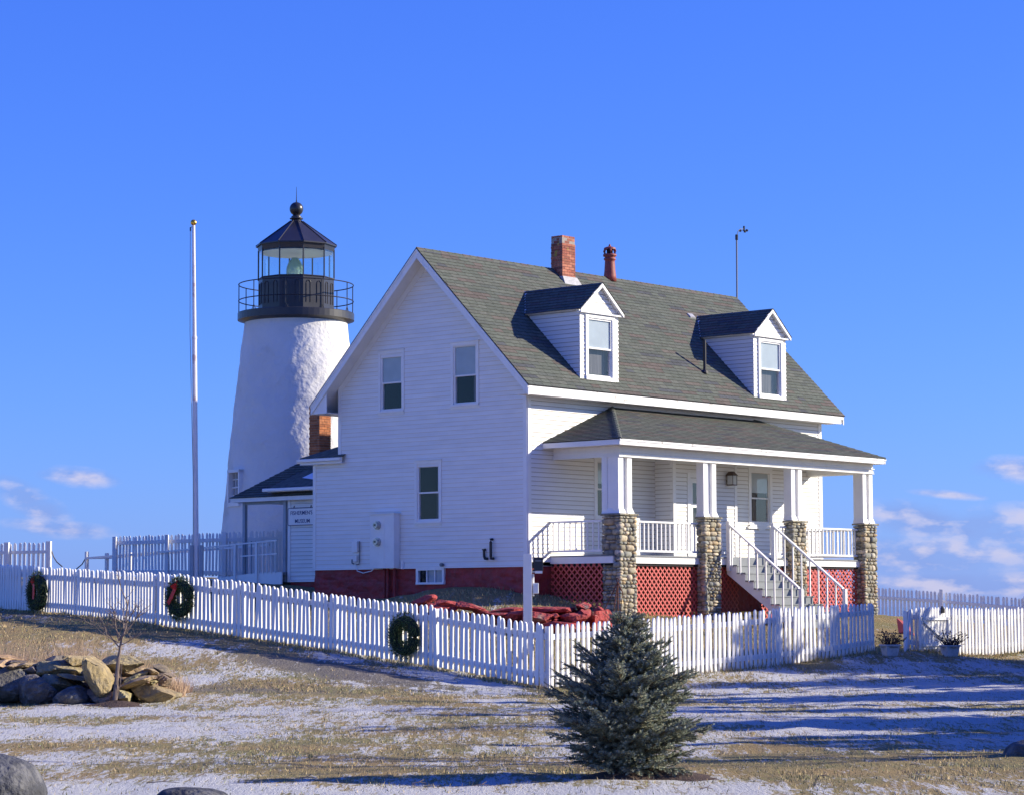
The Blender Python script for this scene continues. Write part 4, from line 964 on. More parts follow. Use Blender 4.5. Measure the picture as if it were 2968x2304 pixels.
railing((1.62, yb, 0), (4.46, yb, 0), 0); railing((5.18, yb, 0), (SA0 - .05, yb, 0), 0); railing((SA1 + .05, yb, 0), (8.46, yb, 0), 0); railing((9.14, yb, 0), (12.01, yb, 0), 0)
railing((.87, -.02, 0), (.93, -1.64, 0), 0); railing((12.45, -.03, 0), (12.45, -1.84, 0), 0)
# lattice
def lattice(fr, u0, u1, v0, v1, sp=.178, wid=.042):
    lt_ = empty('lattice_panel', parent=house)
    def clip(p, q):
        (x0, y0), (x1, y1) = p, q; t0, t1 = 0.0, 1.0; dx, dy = x1 - x0, y1 - y0
        for pp, qq in ((-dx, x0 - u0), (dx, u1 - x0), (-dy, y0 - v0), (dy, v1 - y0)):
            if abs(pp) < 1e-9:
                if qq < 0: return None
            else:
                r_ = qq / pp
                if pp < 0: t0 = max(t0, r_)
                else: t1 = min(t1, r_)
        if t0 >= t1: return None
        return (x0 + t0 * dx, y0 + t0 * dy), (x0 + t1 * dx, y0 + t1 * dy)
    H = v1 - v0
    for lay, sg in ((0.0, 1), (.009, -1)):
        k = u0 - H
        while k < u1 + H:
            seg = clip((k, v0), (k + sg * H, v1)); k += sp
            if not seg: continue
            (x0, y0), (x1, y1) = seg; l = math.hypot(x1 - x0, y1 - y0)
            if l < .05: continue
            nx_, nz_ = -(y1 - y0) / l * wid / 2, (x1 - x0) / l * wid / 2
            mb = MB(); mb.hexa([fr.p(x0 - nx_, y0 - nz_, lay), fr.p(x1 - nx_, y1 - nz_, lay), fr.p(x1 - nx_, y1 - nz_, lay + .008), fr.p(x0 - nx_, y0 - nz_, lay + .008), fr.p(x0 + nx_, y0 + nz_, lay), fr.p(x1 + nx_, y1 + nz_, lay), fr.p(x1 + nx_, y1 + nz_, lay + .008), fr.p(x0 + nx_, y0 + nz_, lay + .008)]); mb.build('slat', REDW, lt_)
Lf = Fr((0, -1.93, 0), (1, 0, 0), (0, -1, 0)); Ls = Fr((.90, 0, 0), (0, -1, 0), (-1, 0, 0)); Lr = Fr((12.55, 0, 0), (0, -1, 0), (1, 0, 0))
lattice(Lf, 1.60, 4.48, .95, 2.66); lattice(Lf, 5.16, SA0 + .6, .95, 2.66); lattice(Lf, SA1 - .3, 8.48, .95, 2.66); lattice(Lf, 9.12, 12.03, .95, 2.66); lattice(Ls, .02, 1.68, 1.2, 2.66); lattice(Lr, .02, 1.9, 1.0, 2.66)
# stairs
st = empty('porch_steps', parent=house)
NR, RI, RU = 9, .205, .268
for k in range(NR):
    z = 2.86 - RI * (k + 1); y0 = -2.05 - RU * k
    mb = MB(); mb.box(SA0 + .02, SA1 - .02, y0 - .012, y0 + .012, z, z + RI - .005); mb.build('riser', GREYDECK, st)
    if k < NR - 1:
        mb = MB(); mb.box(SA0 - .03, SA1 + .03, y0 - RU - .03, y0 - .013, z - .03, z + .002); mb.build('tread', GREYDECK, st)
for a in (SA0, SA1 - .04):
    poly = [(a, -2.0, 2.83), (a, -2.05, 2.83)]
    for k in range(NR - 1):
        poly.append((a, -2.05 - RU * k, 2.86 - RI * (k + 1) - .034)); poly.append((a, -2.05 - RU * (k + 1), 2.86 - RI * (k + 1) - .034))
    poly += [(a, -2.05 - RU * (NR - 1), 1.0), (a, -2.05 - RU * (NR - 1) + .12, .95), (a, -2.0, 2.42)]
    mb = MB(); mb.extrude(poly, (.04, 0, 0)); mb.build('stringer', WHITE, st)
for a in (SA0 - .045, SA1 + .045):
    for (b, zt_, zb_) in ((-2.10, 3.80, 2.5), (-4.36, 2.02, .8)):
        mb = MB(); mb.box(a - .048, a + .048, b - .048, b + .048, zb_, zt_); mb.build('newel_post', WHITE, st, bevel=.004)
    mb = MB(); b0, z0, b1, z1_ = -2.04, 3.80, -4.31, 2.05
    mb.hexa([(a - .045, b0, z0 - .05), (a + .045, b0, z0 - .05), (a + .045, b1, z1_ - .05), (a - .045, b1, z1_ - .05), (a - .045, b0, z0), (a + .045, b0, z0), (a + .045, b1, z1_), (a - .045, b1, z1_)]); mb.build('handrail', WHITE, st)
    for k in range(NR - 1):
        b = -2.05 - RU * (k + .55); zt_ = z0 + (z1_ - z0) * (b - b0) / (b1 - b0) - .05; mb = MB(); s = .017
        mb.box(a - s, a + s, b - s, b + s, 2.86 - RI * (k + 1) - .06, zt_); mb.build('baluster', WHITE, st)
# small numbers on the corner column are not legible; a bulb hangs under the porch
mb = MB(); mb.tube([(3.55, -1.6, 5.47), (3.55, -1.6, 5.36)], .02, 8); mb.build('bare_bulb', GOLD, house)

# ================================================================ MUSEUM WING and entry
mus = empty('museum_wing', (C0.x, C0.y, 0), HROT)
tag(mus, 'low white museum wing with blue-lettered sign and hipped entry roof, between house and lighthouse', 'building')
Mw = Fr((1.5, 0, 0), (0, 1, 0), (-1, 0, 0))
clapboards(Mw, lambda z: WT, lambda z: 10.10, 2.35, 4.86, PITCHC, mus).build('sheathing', WHITE, mus)
mb = MB(); Mw.box(mb, 10.08, 10.19, 2.33, 4.86, -.1, .028); mb.build('corner_board', WHITE, mus)
mb = MB(); Mw.box(mb, WT, 10.19, 2.30, 2.35, -.1, .03); mb.build('skirt_board', WHITE, mus)
rough_panel(Fr((1.55, 0, 0), (0, 1, 0), (-1, 0, 0)), WT, 10.15, 1.4, 2.31, 20, 8, .03, 'foundation', RED, mus)
mb = MB(); mb.box(1.52, 6, 10.10, 10.18, 2.3, 4.9); mb.build('side_wall', CLAP, mus)
mb = MB(); mb.add([(1.25, 8.0, 4.93), (1.25, 10.75, 4.93), (2.2, 10.4, 5.42), (2.6, 8.0, 5.62)], [(0, 1, 2, 3)]); mb.add([(1.25, 8.0, 4.96), (1.25, 10.75, 4.96), (2.2, 10.4, 5.45), (2.6, 8.0, 5.65)], [(0, 1, 2, 3)]); mb.add([(1.25, 10.75, 4.93), (2.2, 10.4, 5.42), (2.2, 10.4, 5.45), (1.25, 10.75, 4.96)], [(0, 1, 2, 3)]); mb.build('lower_roof', CAPSH, mus)
mb = MB(); mb.box(1.22, 1.5, 8.0, 10.75, 4.84, 4.93); mb.build('eave_board', WHITE, mus)
mb = MB(); mb.box(1.14, 1.22, 7.9, 10.90, 4.85, 4.945); mb.build('gutter', WHITE, mus, bevel=.02)
# hipped entry roof
er = empty('entry_roof', parent=mus)
e0, e1, eb, ez = 1.30, 4.06, 12.40, 4.72
rid = Vector((2.68, 11.02, 5.72)); rid2 = Vector((2.68, 8.0, 5.72))
mb = MB()
mb.add([(e0, 8.0, ez), (e0, eb, ez), rid, rid2], [(0, 1, 2, 3)]); mb.add([(e1, 8.0, ez), (e1, eb, ez), rid, rid2], [(0, 1, 2, 3)]); mb.add([(e0, eb, ez), (e1, eb, ez), rid], [(0, 1, 2)]); mb.build('roof_felt', UNDER, er)
SHC_keep = SHC
upm = (rid - Vector((e0, rid.y, ez))); slm = upm.length; upm.normalize(); nm = Vector((-upm.z, 0, upm.x)).normalized()
def limm(s_): f = min(1, max(0, s_ / slm)); return (0.0, (eb - 8.0) - (eb - rid.y) * f)
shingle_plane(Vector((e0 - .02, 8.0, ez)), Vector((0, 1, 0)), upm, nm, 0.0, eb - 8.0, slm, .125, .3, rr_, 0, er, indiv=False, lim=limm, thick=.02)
mb = MB(); mb.box(e0 + .0, e0 + .03, 8.0, eb - .02, ez - .12, ez - .005); mb.box(e0 + .03, e1, eb - .05, eb - .02, ez - .12, ez - .005); mb.build('fascia', WHITE, er)
mb = MB(); mb.box(e0 + .03, e1, 10.2, eb - .05, ez - .12, ez - .10); mb.build('porch_ceiling', GREYPOST, er)
for (a, b) in ((1.5, 11.98), (1.5, 10.30), (3.9, 11.98), (3.9, 10.3)):
    mb = MB(); mb.box(a - .05, a + .05, b - .05, b + .05, 2.3, ez - .12); mb.build('entry_post', GREYPOST, mus)
mb = MB(); mb.box(1.47, 1.53, 10.35, 11.93, ez - .20, ez - .12); mb.build('entry_beam', GREYPOST, mus)
mb = MB(); mb.box(1.30, 3.9, 10.20, 11.30, 2.50, 2.58); mb.build('entry_deck', GREYDECK, mus)
mb = MB(); mb.box(1.26, 1.30, 10.20, 11.30, 2.24, 2.58); mb.build('entry_skirt', WHITE, mus)
mb = MB(); mb.box(3.85, 3.95, 8.0, 10.6, 2.4, 4.6); mb.build('entry_inner_wall', CLAP, mus)
mb = MB(); mb.box(3.82, 3.85, 10.7, 11.5, 2.5, 4.5); mb.build('entry_door', GREYPOST, mus)
c2_ = chimney(mus, 2.7, 3.17, 10.17, 10.60, 5.3, 7.36, BRICK2, [(0.48, 0.17, 0.06), (0.42, 0.14, 0.05), (0.53, 0.20, 0.08)], 0, 'chimney', 0.0, 9)
mb = MB(); mb.add([(1.6, 9.3, 5.17), (1.75, 9.9, 5.24), (2.05, 9.75, 5.40), (2.15, 9.2, 5.46)], [(0, 1, 2, 3)]); mb.build('snow_patch', mat('snow', (.75, .75, .78), .8), mus)
# the sign: its own thing, hung on the wing
sign = empty('museum_sign', (C0.x, C0.y, 0), HROT); tag(sign, 'white sign lettered FISHERMEN\'S MUSEUM in dark blue, hung on the wing wall', 'sign')
mb = MB(); Mw.box(mb, 9.02, 10.15, 3.885, 4.378, .035, .055); mb.build('sign_board', WHITE, sign)
mb = MB(); 
for (u0, u1, v0, v1) in ((9.02, 10.12, 4.362, 4.378), (9.02, 10.12, 3.885, 3.901), (10.134, 10.15, 3.915, 4.348)): Mw.box(mb, u0, u1, v0, v1, .056, .060)
for (u0, v0, u1, v1) in ((10.12, 4.37, 10.142, 4.348), (10.12, 3.893, 10.142, 3.915)): mb.tube([Mw.p(u0, v0, .058), Mw.p(u1, v1, .058)], .008, 5)
mb.build('sign_border', SIGNBLUE, sign)
mb = MB(); mb.tube([Mw.p(9.93, 4.37, .04), Mw.p(9.93, 4.44, .02)], .012, 6); mb.tube([Mw.p(9.25, 4.37, .04), Mw.p(9.25, 4.44, .02)], .012, 6); mb.build('sign_hook', BLACK, sign)
def text_on(fr, s, u_left, v, w, size, material, parent, name):
    cu = bpy.data.curves.new(name, 'FONT'); cu.body = s; cu.size = size; cu.extrude = .002; cu.space_character = 1.0; cu.offset = 0.0005; cu.resolution_u = 3
    o = bpy.data.objects.new('tmp', cu); COL.objects.link(o)
    bpy.context.view_layer.update()
    me = bpy.data.meshes.new_from_object(o.evaluated_get(bpy.context.evaluated_depsgraph_get())); bpy.data.objects.remove(o)
    w_ = max(v_.co.x for v_ in me.vertices)
    for v_ in me.vertices:   # the reader faces the wall: text runs towards -u
        p = fr.p(u_left - v_.co.x, v + v_.co.y, w + v_.co.z); v_.co = p
    me.materials.clear(); me.materials.append(material); me.name = name
    ob = bpy.data.objects.new(name, me); COL.objects.link(ob); ob.parent = parent; return w_
text_on(Mw, "FISHERMEN'S", 10.05, 4.185, .058, .155, SIGNBLUE, sign, 'lettering')
text_on(Mw, "MUSEUM", 9.87, 3.955, .058, .155, SIGNBLUE, sign, 'lettering')
# ramp with handrails
ramp = empty('wheelchair_ramp', (C0.x, C0.y, 0), HROT); tag(ramp, 'white railed access ramp rising to the museum entry', 'ramp')
mb = MB(); mb.hexa([(1.3, 11.30, 2.50), (2.5, 11.30, 2.50), (2.5, 15.2, 2.16), (1.3, 15.2, 2.16), (1.3, 11.30, 2.57), (2.5, 11.30, 2.57), (2.5, 15.2, 2.23), (1.3, 15.2, 2.23)]); mb.build('ramp_deck', GREYDECK, ramp)
mb = MB(); mb.hexa([(1.26, 11.30, 2.30), (1.30, 11.30, 2.30), (1.30, 15.2, 2.02), (1.26, 15.2, 2.02), (1.26, 11.30, 2.57), (1.30, 11.30, 2.57), (1.30, 15.2, 2.23), (1.26, 15.2, 2.23)]); mb.build('ramp_skirt', WHITE, ramp)
def rbar(p, q, r=.03, name='rail', mt=FENCE):
    p = Vector(p); q = Vector(q); d = (q - p).normalized(); s_ = Vector((-d.y, d.x, 0)).normalized() * r; u_ = Vector((0, 0, r))
    mb = MB(); mb.hexa([p - s_ - u_, q - s_ - u_, q + s_ - u_, p + s_ - u_, p - s_ + u_, q - s_ + u_, q + s_ + u_, p + s_ + u_]); return mb.build(name, mt, ramp)
rbar((1.25, 10.38, 3.48), (1.25, 15.0, 3.24), .022); rbar((1.25, 15.0, 3.24), (1.25, 18.73, 3.10), .030)
rbar((1.25, 11.9, 3.05), (1.25, 10.38, 3.10), .018)
rbar((2.4, 11.9, 3.40), (2.4, 19.17, 3.13), .032); rbar((1.25, 18.73, 3.10), (2.4, 19.17, 3.13), .026)
for (a, b, t_) in ((1.25, 11.2, 3.45), (1.25, 12.1, 3.42), (1.25, 13.9, 3.34), (1.25, 16.7, 3.26), (2.4, 19.17, 3.30), (1.25, 18.73, 3.32)):
    mb = MB(); mb.box(a - .045, a + .045, b - .045, b + .045, 1.9, t_ - .1 + .08); mb.build('post', FENCE, ramp)
for k in range(9):
    b = 10.45 + k * .165; mb = MB(); mb.box(1.235, 1.265, b - .013, b + .013, 2.55, 3.47); mb.build('baluster', GREYPOST if k > 4 else WHITE, ramp)

# ================================================================ LIGHTHOUSE
TX, TY = -6.86, 78.0
lh = empty('lighthouse', (TX, TY, 0)); tag(lh, 'white masonry lighthouse with black iron lantern room and glass prism lens', 'lighthouse')
prof = [(2.52, 1.6), (2.42, 2.6), (2.31, 4.0), (2.17, 5.4), (2.05, 6.8), (1.90, 8.2), (1.745, 9.6), (1.64, 10.45), (1.62, 10.64)]
nz, ns = 150, 220; vs = []; fs = []
rs = np.random.RandomState(5)
zz = np.linspace(1.6, 10.64, nz); rad = np.interp(zz, [p[1] for p in prof], [p[0] for p in prof]); th = np.linspace(0, 2 * math.pi, ns, endpoint=False)
TH, ZZ = np.meshgrid(th, zz); RAD = np.repeat(rad[:, None], ns, 1)
def ring(fn): # blend so that the seam closes (seam is at the back)
    return fn
xx = np.cos(TH) * 2.2 + 10; yy = np.sin(TH) * 2.2 + 10
nzv = (fbm(xx * 1.1 + ZZ * .35, yy * 1.1 + ZZ * 1.0, 4) - .5) * .055 + (fbm(xx * 2.6 + ZZ * 1.3, yy * 2.6 - ZZ * 2.2, 4) - .5) * .045 + (fbm(xx * 7 + ZZ * 3, yy * 7 - ZZ * 5, 3) - .5) * .02
RAD = RAD + nzv * np.clip((10.5 - ZZ) / .6, 0.1, 1)
px = RAD * np.sin(TH); py = -RAD * np.cos(TH)
# window recess: cut faces around the small window
WTH, WZ0, WZ1 = -0.93, 4.78, 5.84
V = np.stack([px, py, ZZ], -1).reshape(-1, 3); I = np.arange(nz * ns).reshape(nz, ns); I2 = np.roll(I, -1, 1)
Q = np.stack([I[:-1], I2[:-1], I2[1:], I[1:]], -1).reshape(-1, 4)
tmid = ((TH[:-1] + math.pi / ns) + math.pi) % (2 * math.pi) - math.pi; zmid = ZZ[:-1] + (zz[1] - zz[0]) / 2
keep = ~((np.abs(tmid - WTH) < .155) & (zmid > WZ0) & (zmid < WZ1))
Q = Q[keep.ravel()]
me = fast_mesh('tower_wall', V, Q, 4); me.polygons.foreach_set('use_smooth', np.ones(len(me.polygons), bool)); me.materials.append(MASONRY)
ob = bpy.data.objects.new('tower_wall', me); COL.objects.link(ob); ob.parent = lh
wr = Vector((math.sin(WTH), -math.cos(WTH), 0)); wt = Vector((math.cos(WTH), math.sin(WTH), 0))
Wf = Fr(wr * 2.22, wt, wr); tw = empty('tower_window', parent=lh)
mb = MB(); w2 = .36
for (u0, u1, v0, v1) in ((-w2, -w2 + .07, WZ0, WZ1), (w2 - .07, w2, WZ0, WZ1), (-w2, w2, WZ1 - .07, WZ1 + .02), (-w2, w2, WZ0 - .06, WZ0 + .06)): Wf.box(mb, u0, u1, v0, v1, -.35, .05)
mb.build('frame', WHITE, tw)
mb = MB()
Wf.box(mb, -w2 + .07, w2 - .07, 5.29, 5.33, -.14, -.10)
for u in (-.1, .1): Wf.box(mb, u - .012, u + .012, WZ0 + .06, WZ1 - .07, -.13, -.105)
for v in (5.06, 5.56): Wf.box(mb, -w2 + .07, w2 - .07, v - .012, v + .012, -.13, -.105)
mb.build('muntins', WHITE, tw)
for i in range(3):
    for j in range(4):
        u0 = -.29 + i * .195; v0 = WZ0 + .06 + j * .2325
        mb = MB(); mb.add([Wf.p(u0, v0, -.12), Wf.p(u0 + .19, v0, -.12), Wf.p(u0 + .19, v0 + .225, -.12), Wf.p(u0, v0 + .225, -.12)], [(0, 1, 2, 3)]); mb.build('pane', GLASS, tw)
mb = MB(); Wf.box(mb, -w2, w2, WZ0, WZ1, -.4, -.36); mb.build('dark_room', DARK, tw)
mb = MB(); mb.lathe([(1.55, 10.52), (1.72, 10.60), (1.80, 10.64), (1.85, 10.64), (1.85, 10.86), (1.83, 10.875), (0.5, 10.90)], 0, 0, 64); mb.build('gallery_deck', LANT, lh)
PHI = math.radians(10.5) + math.atan2(-TX, TY)
RL = 1.21; lr = empty('lantern_room', parent=lh)
def dec(k, r): t_ = PHI + k * math.pi / 5; return Vector((r * math.sin(t_), -r * math.cos(t_), 0))
for k in range(10):
    p, q = dec(k, RL), dec(k + 1, RL)
    mb = MB(); pi_, qi_ = dec(k, RL - .04), dec(k + 1, RL - .04); z0, z1_ = 10.89, 11.95
    U3 = lambda v, z: Vector((v.x, v.y, z))
    mb.hexa([U3(p, z0), U3(q, z0), U3(qi_, z0), U3(pi_, z0), U3(p, z1_), U3(q, z1_), U3(qi_, z1_), U3(pi_, z1_)]); mb.build('wall_panel', LANT, lr)
    # arched raised beads on each panel
    mid = (p + q) / 2; nrm = mid.normalized(); d = (q - p).normalized()
    mb = MB()
    for o_ in (-.19, .19):
        c_ = mid + d * o_ + nrm * .008; pts = []
        for s_ in range(9):
            t_ = math.pi * s_ / 8; pts.append(U3(c_ + d * (-.075 * math.cos(t_)), 11.72 + .09 * math.sin(t_)))
        mb.tube([U3(c_ - d * .075, 11.12)] + pts + [U3(c_ + d * .075, 11.12)], .011, 5)
    mb.build('panel_moulding', LANT, lr)
    mb = MB(); mb.add([U3(p, 11.97), U3(q, 11.97), U3(q, 12.86), U3(p, 12.86)], [(0, 1, 2, 3)]); mb.build('pane', LGLASS, lr)
    mb = MB(); mb.tube([U3(p, 11.93), U3(p, 12.90)], .026, 6); mb.build('mullion', LANT, lr)
    mb = MB(); mb.hexa([U3(p, 12.84), U3(q, 12.84), U3(qi_, 12.84), U3(pi_, 12.84), U3(p * 1.03, 13.02), U3(q * 1.03, 13.02), U3(qi_, 13.02), U3(pi_, 13.02)]); mb.build('cornice_panel', LANT, lr)
    a_, b_ = dec(k, 1.30), dec(k + 1, 1.30); a2, b2 = dec(k, .20), dec(k + 1, .20)
    mb = MB(); mb.hexa([U3(a_, 13.00), U3(b_, 13.00), U3(b2, 13.78), U3(a2, 13.78), U3(a_, 13.04), U3(b_, 13.04), U3(b2, 13.83), U3(a2, 13.83)]); mb.build('roof_panel', LANT, lr)
    mb = MB(); mb.tube([U3(a_, 13.045), U3(a2, 13.84)], .018, 5); mb.build('roof_seam', LANT, lr)
mb = MB(); mb.lathe([(1.22, 11.945), (1.235, 11.96), (1.22, 11.985)], 0, 0, 10, PHI, cap=False); mb.build('sill_ring', LANT, lr)
WHITECEIL = mat('lantern_ceiling', (.72, .74, .72), .7)
mb = MB(); mb.lathe([(1.16, 12.80), (.3, 13.05)], 0, 0, 20); mb.build('ceiling', WHITECEIL, lr)
mb = MB(); mb.lathe([(1.16, 11.86), (.01, 11.88)], 0, 0, 20); mb.build('lantern_floor', WHITECEIL, lr)
mb = MB()
for z in (13.82, 13.92): mb.lathe([(.20, z - .02), (.22, z), (.20, z + .02)], 0, 0, 20)
mb.lathe([(.21, 13.78), (.16, 13.86), (.13, 13.93), (.17, 13.98), (.12, 14.02), (.10, 14.06)], 0, 0, 20); mb.build('roof_neck', LANT, lr, smooth=True)
mb = MB(); mb.lathe([(.22 * math.sin(t_), 14.235 - .22 * math.cos(t_)) for t_ in [math.pi * i / 14 for i in range(15)]], 0, 0, 24); mb.build('ventilator_ball', LANT, lr, smooth=True)
mb = MB(); mb.tube([(0, 0, 14.42), (0, 0, 14.55), (0, 0, 14.95)], [.03, .014, .006], 6); mb.build('lightning_rod', BLACK, lr)
lens = empty('lens', parent=lh)
mb = MB(); prof_l = []; n = 18
for i in range(n):
    z = 11.98 + .66 * i / (n - 1); r0 = .28 * (1 - abs((i / (n - 1)) - .35) ** 2 * 1.5); r0 = max(r0, .05)
    prof_l.append((r0 - .02, z)); prof_l.append((r0 + .012, z + .018))
mb.lathe(prof_l, -.04, 0, 12); mb.build('lens_prisms', LENS, lens)
mb = MB(); mb.tube([(-.04, 0, 11.85), (-.04, 0, 12.0)], .12, 10); mb.build('lens_pedestal', GOLD, lens)
gr = empty('gallery_railing', parent=lh)
for z in (11.78, 11.26):
    mb = MB(); pts = [(1.82 * math.sin(t_), -1.82 * math.cos(t_), z) for t_ in [2 * math.pi * i / 72 for i in range(73)]]; mb.tube(pts, .018, 6, cap=False); mb.build('rail', BLACK, gr)
for k in range(10):
    t_ = PHI + (k + .42) * math.pi / 5; c_ = Vector((1.82 * math.sin(t_), -1.82 * math.cos(t_), 0)); d = Vector((math.cos(t_), math.sin(t_), 0))
    mb = MB(); mb.tube([c_ + Vector((0, 0, 10.86)), c_ + Vector((0, 0, 11.79))], .017, 6)
    for s_ in (-1, 1): mb.tube([c_ + d * .09 * s_ + Vector((0, 0, 10.86)), c_ + Vector((0, 0, 11.02))], .010, 5)
    mb.build('stanchion', BLACK, gr)

# ================================================================ FENCES
def picket_mesh(w=.086, th=.034, H=1.0):
    prof = [(-w / 2, 0), (w / 2, 0), (w / 2, H - .07)]
    for k in range(1, 6): t_ = math.pi * k / 6; prof.append((w / 2 * math.cos(t_), H - .07 + .07 * math.sin(t_)))
    prof.append((-w / 2, H - .07))
    mb = MB(); mb.extrude([(x, -th / 2, z) for x, z in prof], (0, th, 0))
    me = bpy.data.meshes.new('picket'); me.from_pydata(mb.v, [], mb.f); b = bmesh.new(); b.from_mesh(me); bmesh.ops.recalc_face_normals(b, faces=b.faces); b.to_mesh(me); b.free(); me.materials.append(FENCE); return me
PK = picket_mesh(); PKB = {}
def fence(name, label, knots, sp, side, post_at=None, gap=.06, top_f=.80, bot_f=.185, post_h=0.0, rails_side=None, root=None, group=None, pw=1.0, cat='fence', post_w=.055, skip_posts=()):
    """knots: (x,y,zbottom,ztop). side: +1/-1, pickets on the left/right of the run of the rails"""
    o = root or empty(name, (knots[0][0], knots[0][1], 0)); 
    if not root: tag(o, label, cat, group)
    org = Vector((knots[0][0], knots[0][1], 0)) if not root else Vector(root.location)
    rng = random.Random(len(knots) * 7 + int(sp * 1000))
    for i in range(len(knots) - 1):
        x0, y0, b0, t0 = knots[i]; x1, y1, b1, t1 = knots[i + 1]
        p = Vector((x0, y0, 0)) - org; q = Vector((x1, y1, 0)) - org; d = q - p; Ln = d.length; d.normalize(); s_ = Vector((-d.y, d.x, 0)) * side
        n = max(1, round(Ln / sp)); ang = math.atan2(d.y, d.x)
        for f_ in (top_f, bot_f):
            z0 = b0 + (t0 - b0) * f_; z1_ = b1 + (t1 - b1) * f_; h = .055; w = .02
            o0 = p - s_ * .038 ; o1 = q - s_ * .038; mb = MB()
            e = d * .0
            mb.hexa([o0 - s_ * w + Vector((0, 0, z0 - h)), o1 - s_ * w + Vector((0, 0, z1_ - h)), o1 + s_ * w + Vector((0, 0, z1_ - h)), o0 + s_ * w + Vector((0, 0, z0 - h)), o0 - s_ * w + Vector((0, 0, z0 + h)), o1 - s_ * w + Vector((0, 0, z1_ + h)), o1 + s_ * w + Vector((0, 0, z1_ + h)), o0 + s_ * w + Vector((0, 0, z0 + h))]); mb.build('rail', FENCE, o)
        for k in range(n):
            f_ = (k + .5) / n; c = p + d * (Ln * f_); zb_ = b0 + (b1 - b0) * f_; zt_ = t0 + (t1 - t0) * f_
            pk = bpy.data.objects.new('picket', PK); COL.objects.link(pk); pk.parent = o
            pk.location = (c.x, c.y, zb_ + rng.uniform(.0, .02)); pk.rotation_euler = (rng.uniform(-.018, .018), rng.gauss(0, .014), ang); pk.scale = (pw * rng.uniform(.95, 1.04), 1, (zt_ - zb_) * rng.uniform(.975, 1.012))
    for i, (x, y, b, t_) in enumerate(knots):
        if i in skip_posts: continue
        d = Vector((knots[min(i + 1, len(knots) - 1)][0] - knots[max(i - 1, 0)][0], knots[min(i + 1, len(knots) - 1)][1] - knots[max(i - 1, 0)][1], 0)).normalized(); s_ = Vector((-d.y, d.x, 0)) * side
        c = Vector((x, y, 0)) - org - s_ * (.055 + post_w); w = post_w; mb = MB()
        P = [c - d * w - s_ * w, c + d * w - s_ * w, c + d * w + s_ * w, c - d * w + s_ * w]
        mb.hexa([v + Vector((0, 0, b - .35)) for v in P] + [v + Vector((0, 0, t_ + post_h)) for v in P]); mb.build('post', FENCE, o, bevel=.006)
    return o
def KN(x, y, h=1.22, dz=0.0, t=None):
    b = g1(x, y) + .05 + dz; return (x, y, b, (t if t is not None else b + h))
left = [(0.62, 48.04, .035, 1.25), (-.48, 49.0, .19, 1.43), (-1.60, 49.96, .385, 1.60), (-2.7, 50.9, .54, 1.745), (-3.755, 51.83, .68, 1.86), (-4.8, 52.76, .82, 2.01), (-5.88, 53.67, .95, 2.15), (-6.95, 54.6, 1.08, 2.28), (-7.98, 55.5, 1.20, 2.385)]
fence('picket_fence', 'white picket fence hung with wreaths, running left from the front corner up to the bend', [left[i] for i in (0, 2, 4, 6, 8)], .137, 1, post_h=-.045)
fence('picket_fence', 'shaded white picket fence at the far left with the darkest wreath on it', [(-8.03, 55.6, 1.20, 2.37), (-10.34, 58.64, 1.43, 2.51), (-12.75, 61.85, 1.58, 2.68), (-15.2, 65.1, 1.75, 2.85)], .137, 1, post_h=-.03)
fr_k = [(.70, 48.05, .02, 1.24), (2.6, 50.24, .11, 1.335), (4.2, 52.1, .20, 1.42), (5.9, 54.05, .30, 1.53), (7.28, 55.65, .43, 1.60), (8.30, 56.82, .55, 1.645)]
fence('picket_fence', 'sunlit white picket fence across the front, behind the small spruce', fr_k, .157, -1, post_h=-.05, pw=.84, skip_posts=(0,))
fence('picket_fence', 'white picket fence at the right edge, beyond the open gate', [(9.30, 57.98, .55, 1.50), (10.69, 59.57, .38, 1.52), (11.80, 60.85, .36, 1.50), (12.76, 61.96, .42, 1.52), (14.3, 63.75, .5, 1.6)], .157, -1, post_h=-.04, pw=.84)
fence('picket_fence', 'pale picket fence on the skyline at the far right, behind the gate', [(9.5, 90.1, 1.25, 2.42), (12.0, 90, 1.15, 2.30), (15.55, 90, .90, 2.06), (18.6, 90, .62, 1.80), (23, 90.3, .4, 1.5)], .137, 1, top_f=.70, bot_f=.10, post_h=.09, pw=1.0)
fence('picket_fence', 'picket fence with a boxed left end, in front of the lighthouse foot', [(-11.75, 73.1, 2.55, 3.69), (-10.2, 73, 2.55, 3.74), (-8.5, 73, 2.5, 3.80), (-6.0, 73, 2.45, 3.88)], .10, 1, post_h=.0, pw=.78, top_f=.83, bot_f=.08)
fence('picket_fence', 'sunlit picket fence section on the skyline at the far left edge', [(-21, 88.6, 2.8, 3.85), (-18.0, 88.2, 2.8, 3.90), (-16.47, 88, 2.8, 3.93)], .165, 1, post_h=.03, pw=1.1, top_f=.70, bot_f=.1, post_w=.085)
ch = MB(); ch.tube([(-16.40, 87.93, 3.62), (-16.3, 87.8, 3.40), (-16.15, 87.6, 3.22), (-15.9, 87.3, 3.05)], .022, 5)
tag(ch.build('chain', CHAIN), 'sagging chain hanging from the skyline fence post at the far left', 'chain')
_p = HW(1.25, 18.73); ch = MB(); ch.tube([(_p.x - .04, _p.y, 3.10), (_p.x - .14, _p.y, 2.92), (_p.x - .32, _p.y - .05, 2.76), (_p.x - .52, _p.y - .1, 2.68)], .018, 5)
tag(ch.build('chain', CHAIN), 'short chain hanging from the white ramp corner post', 'chain')
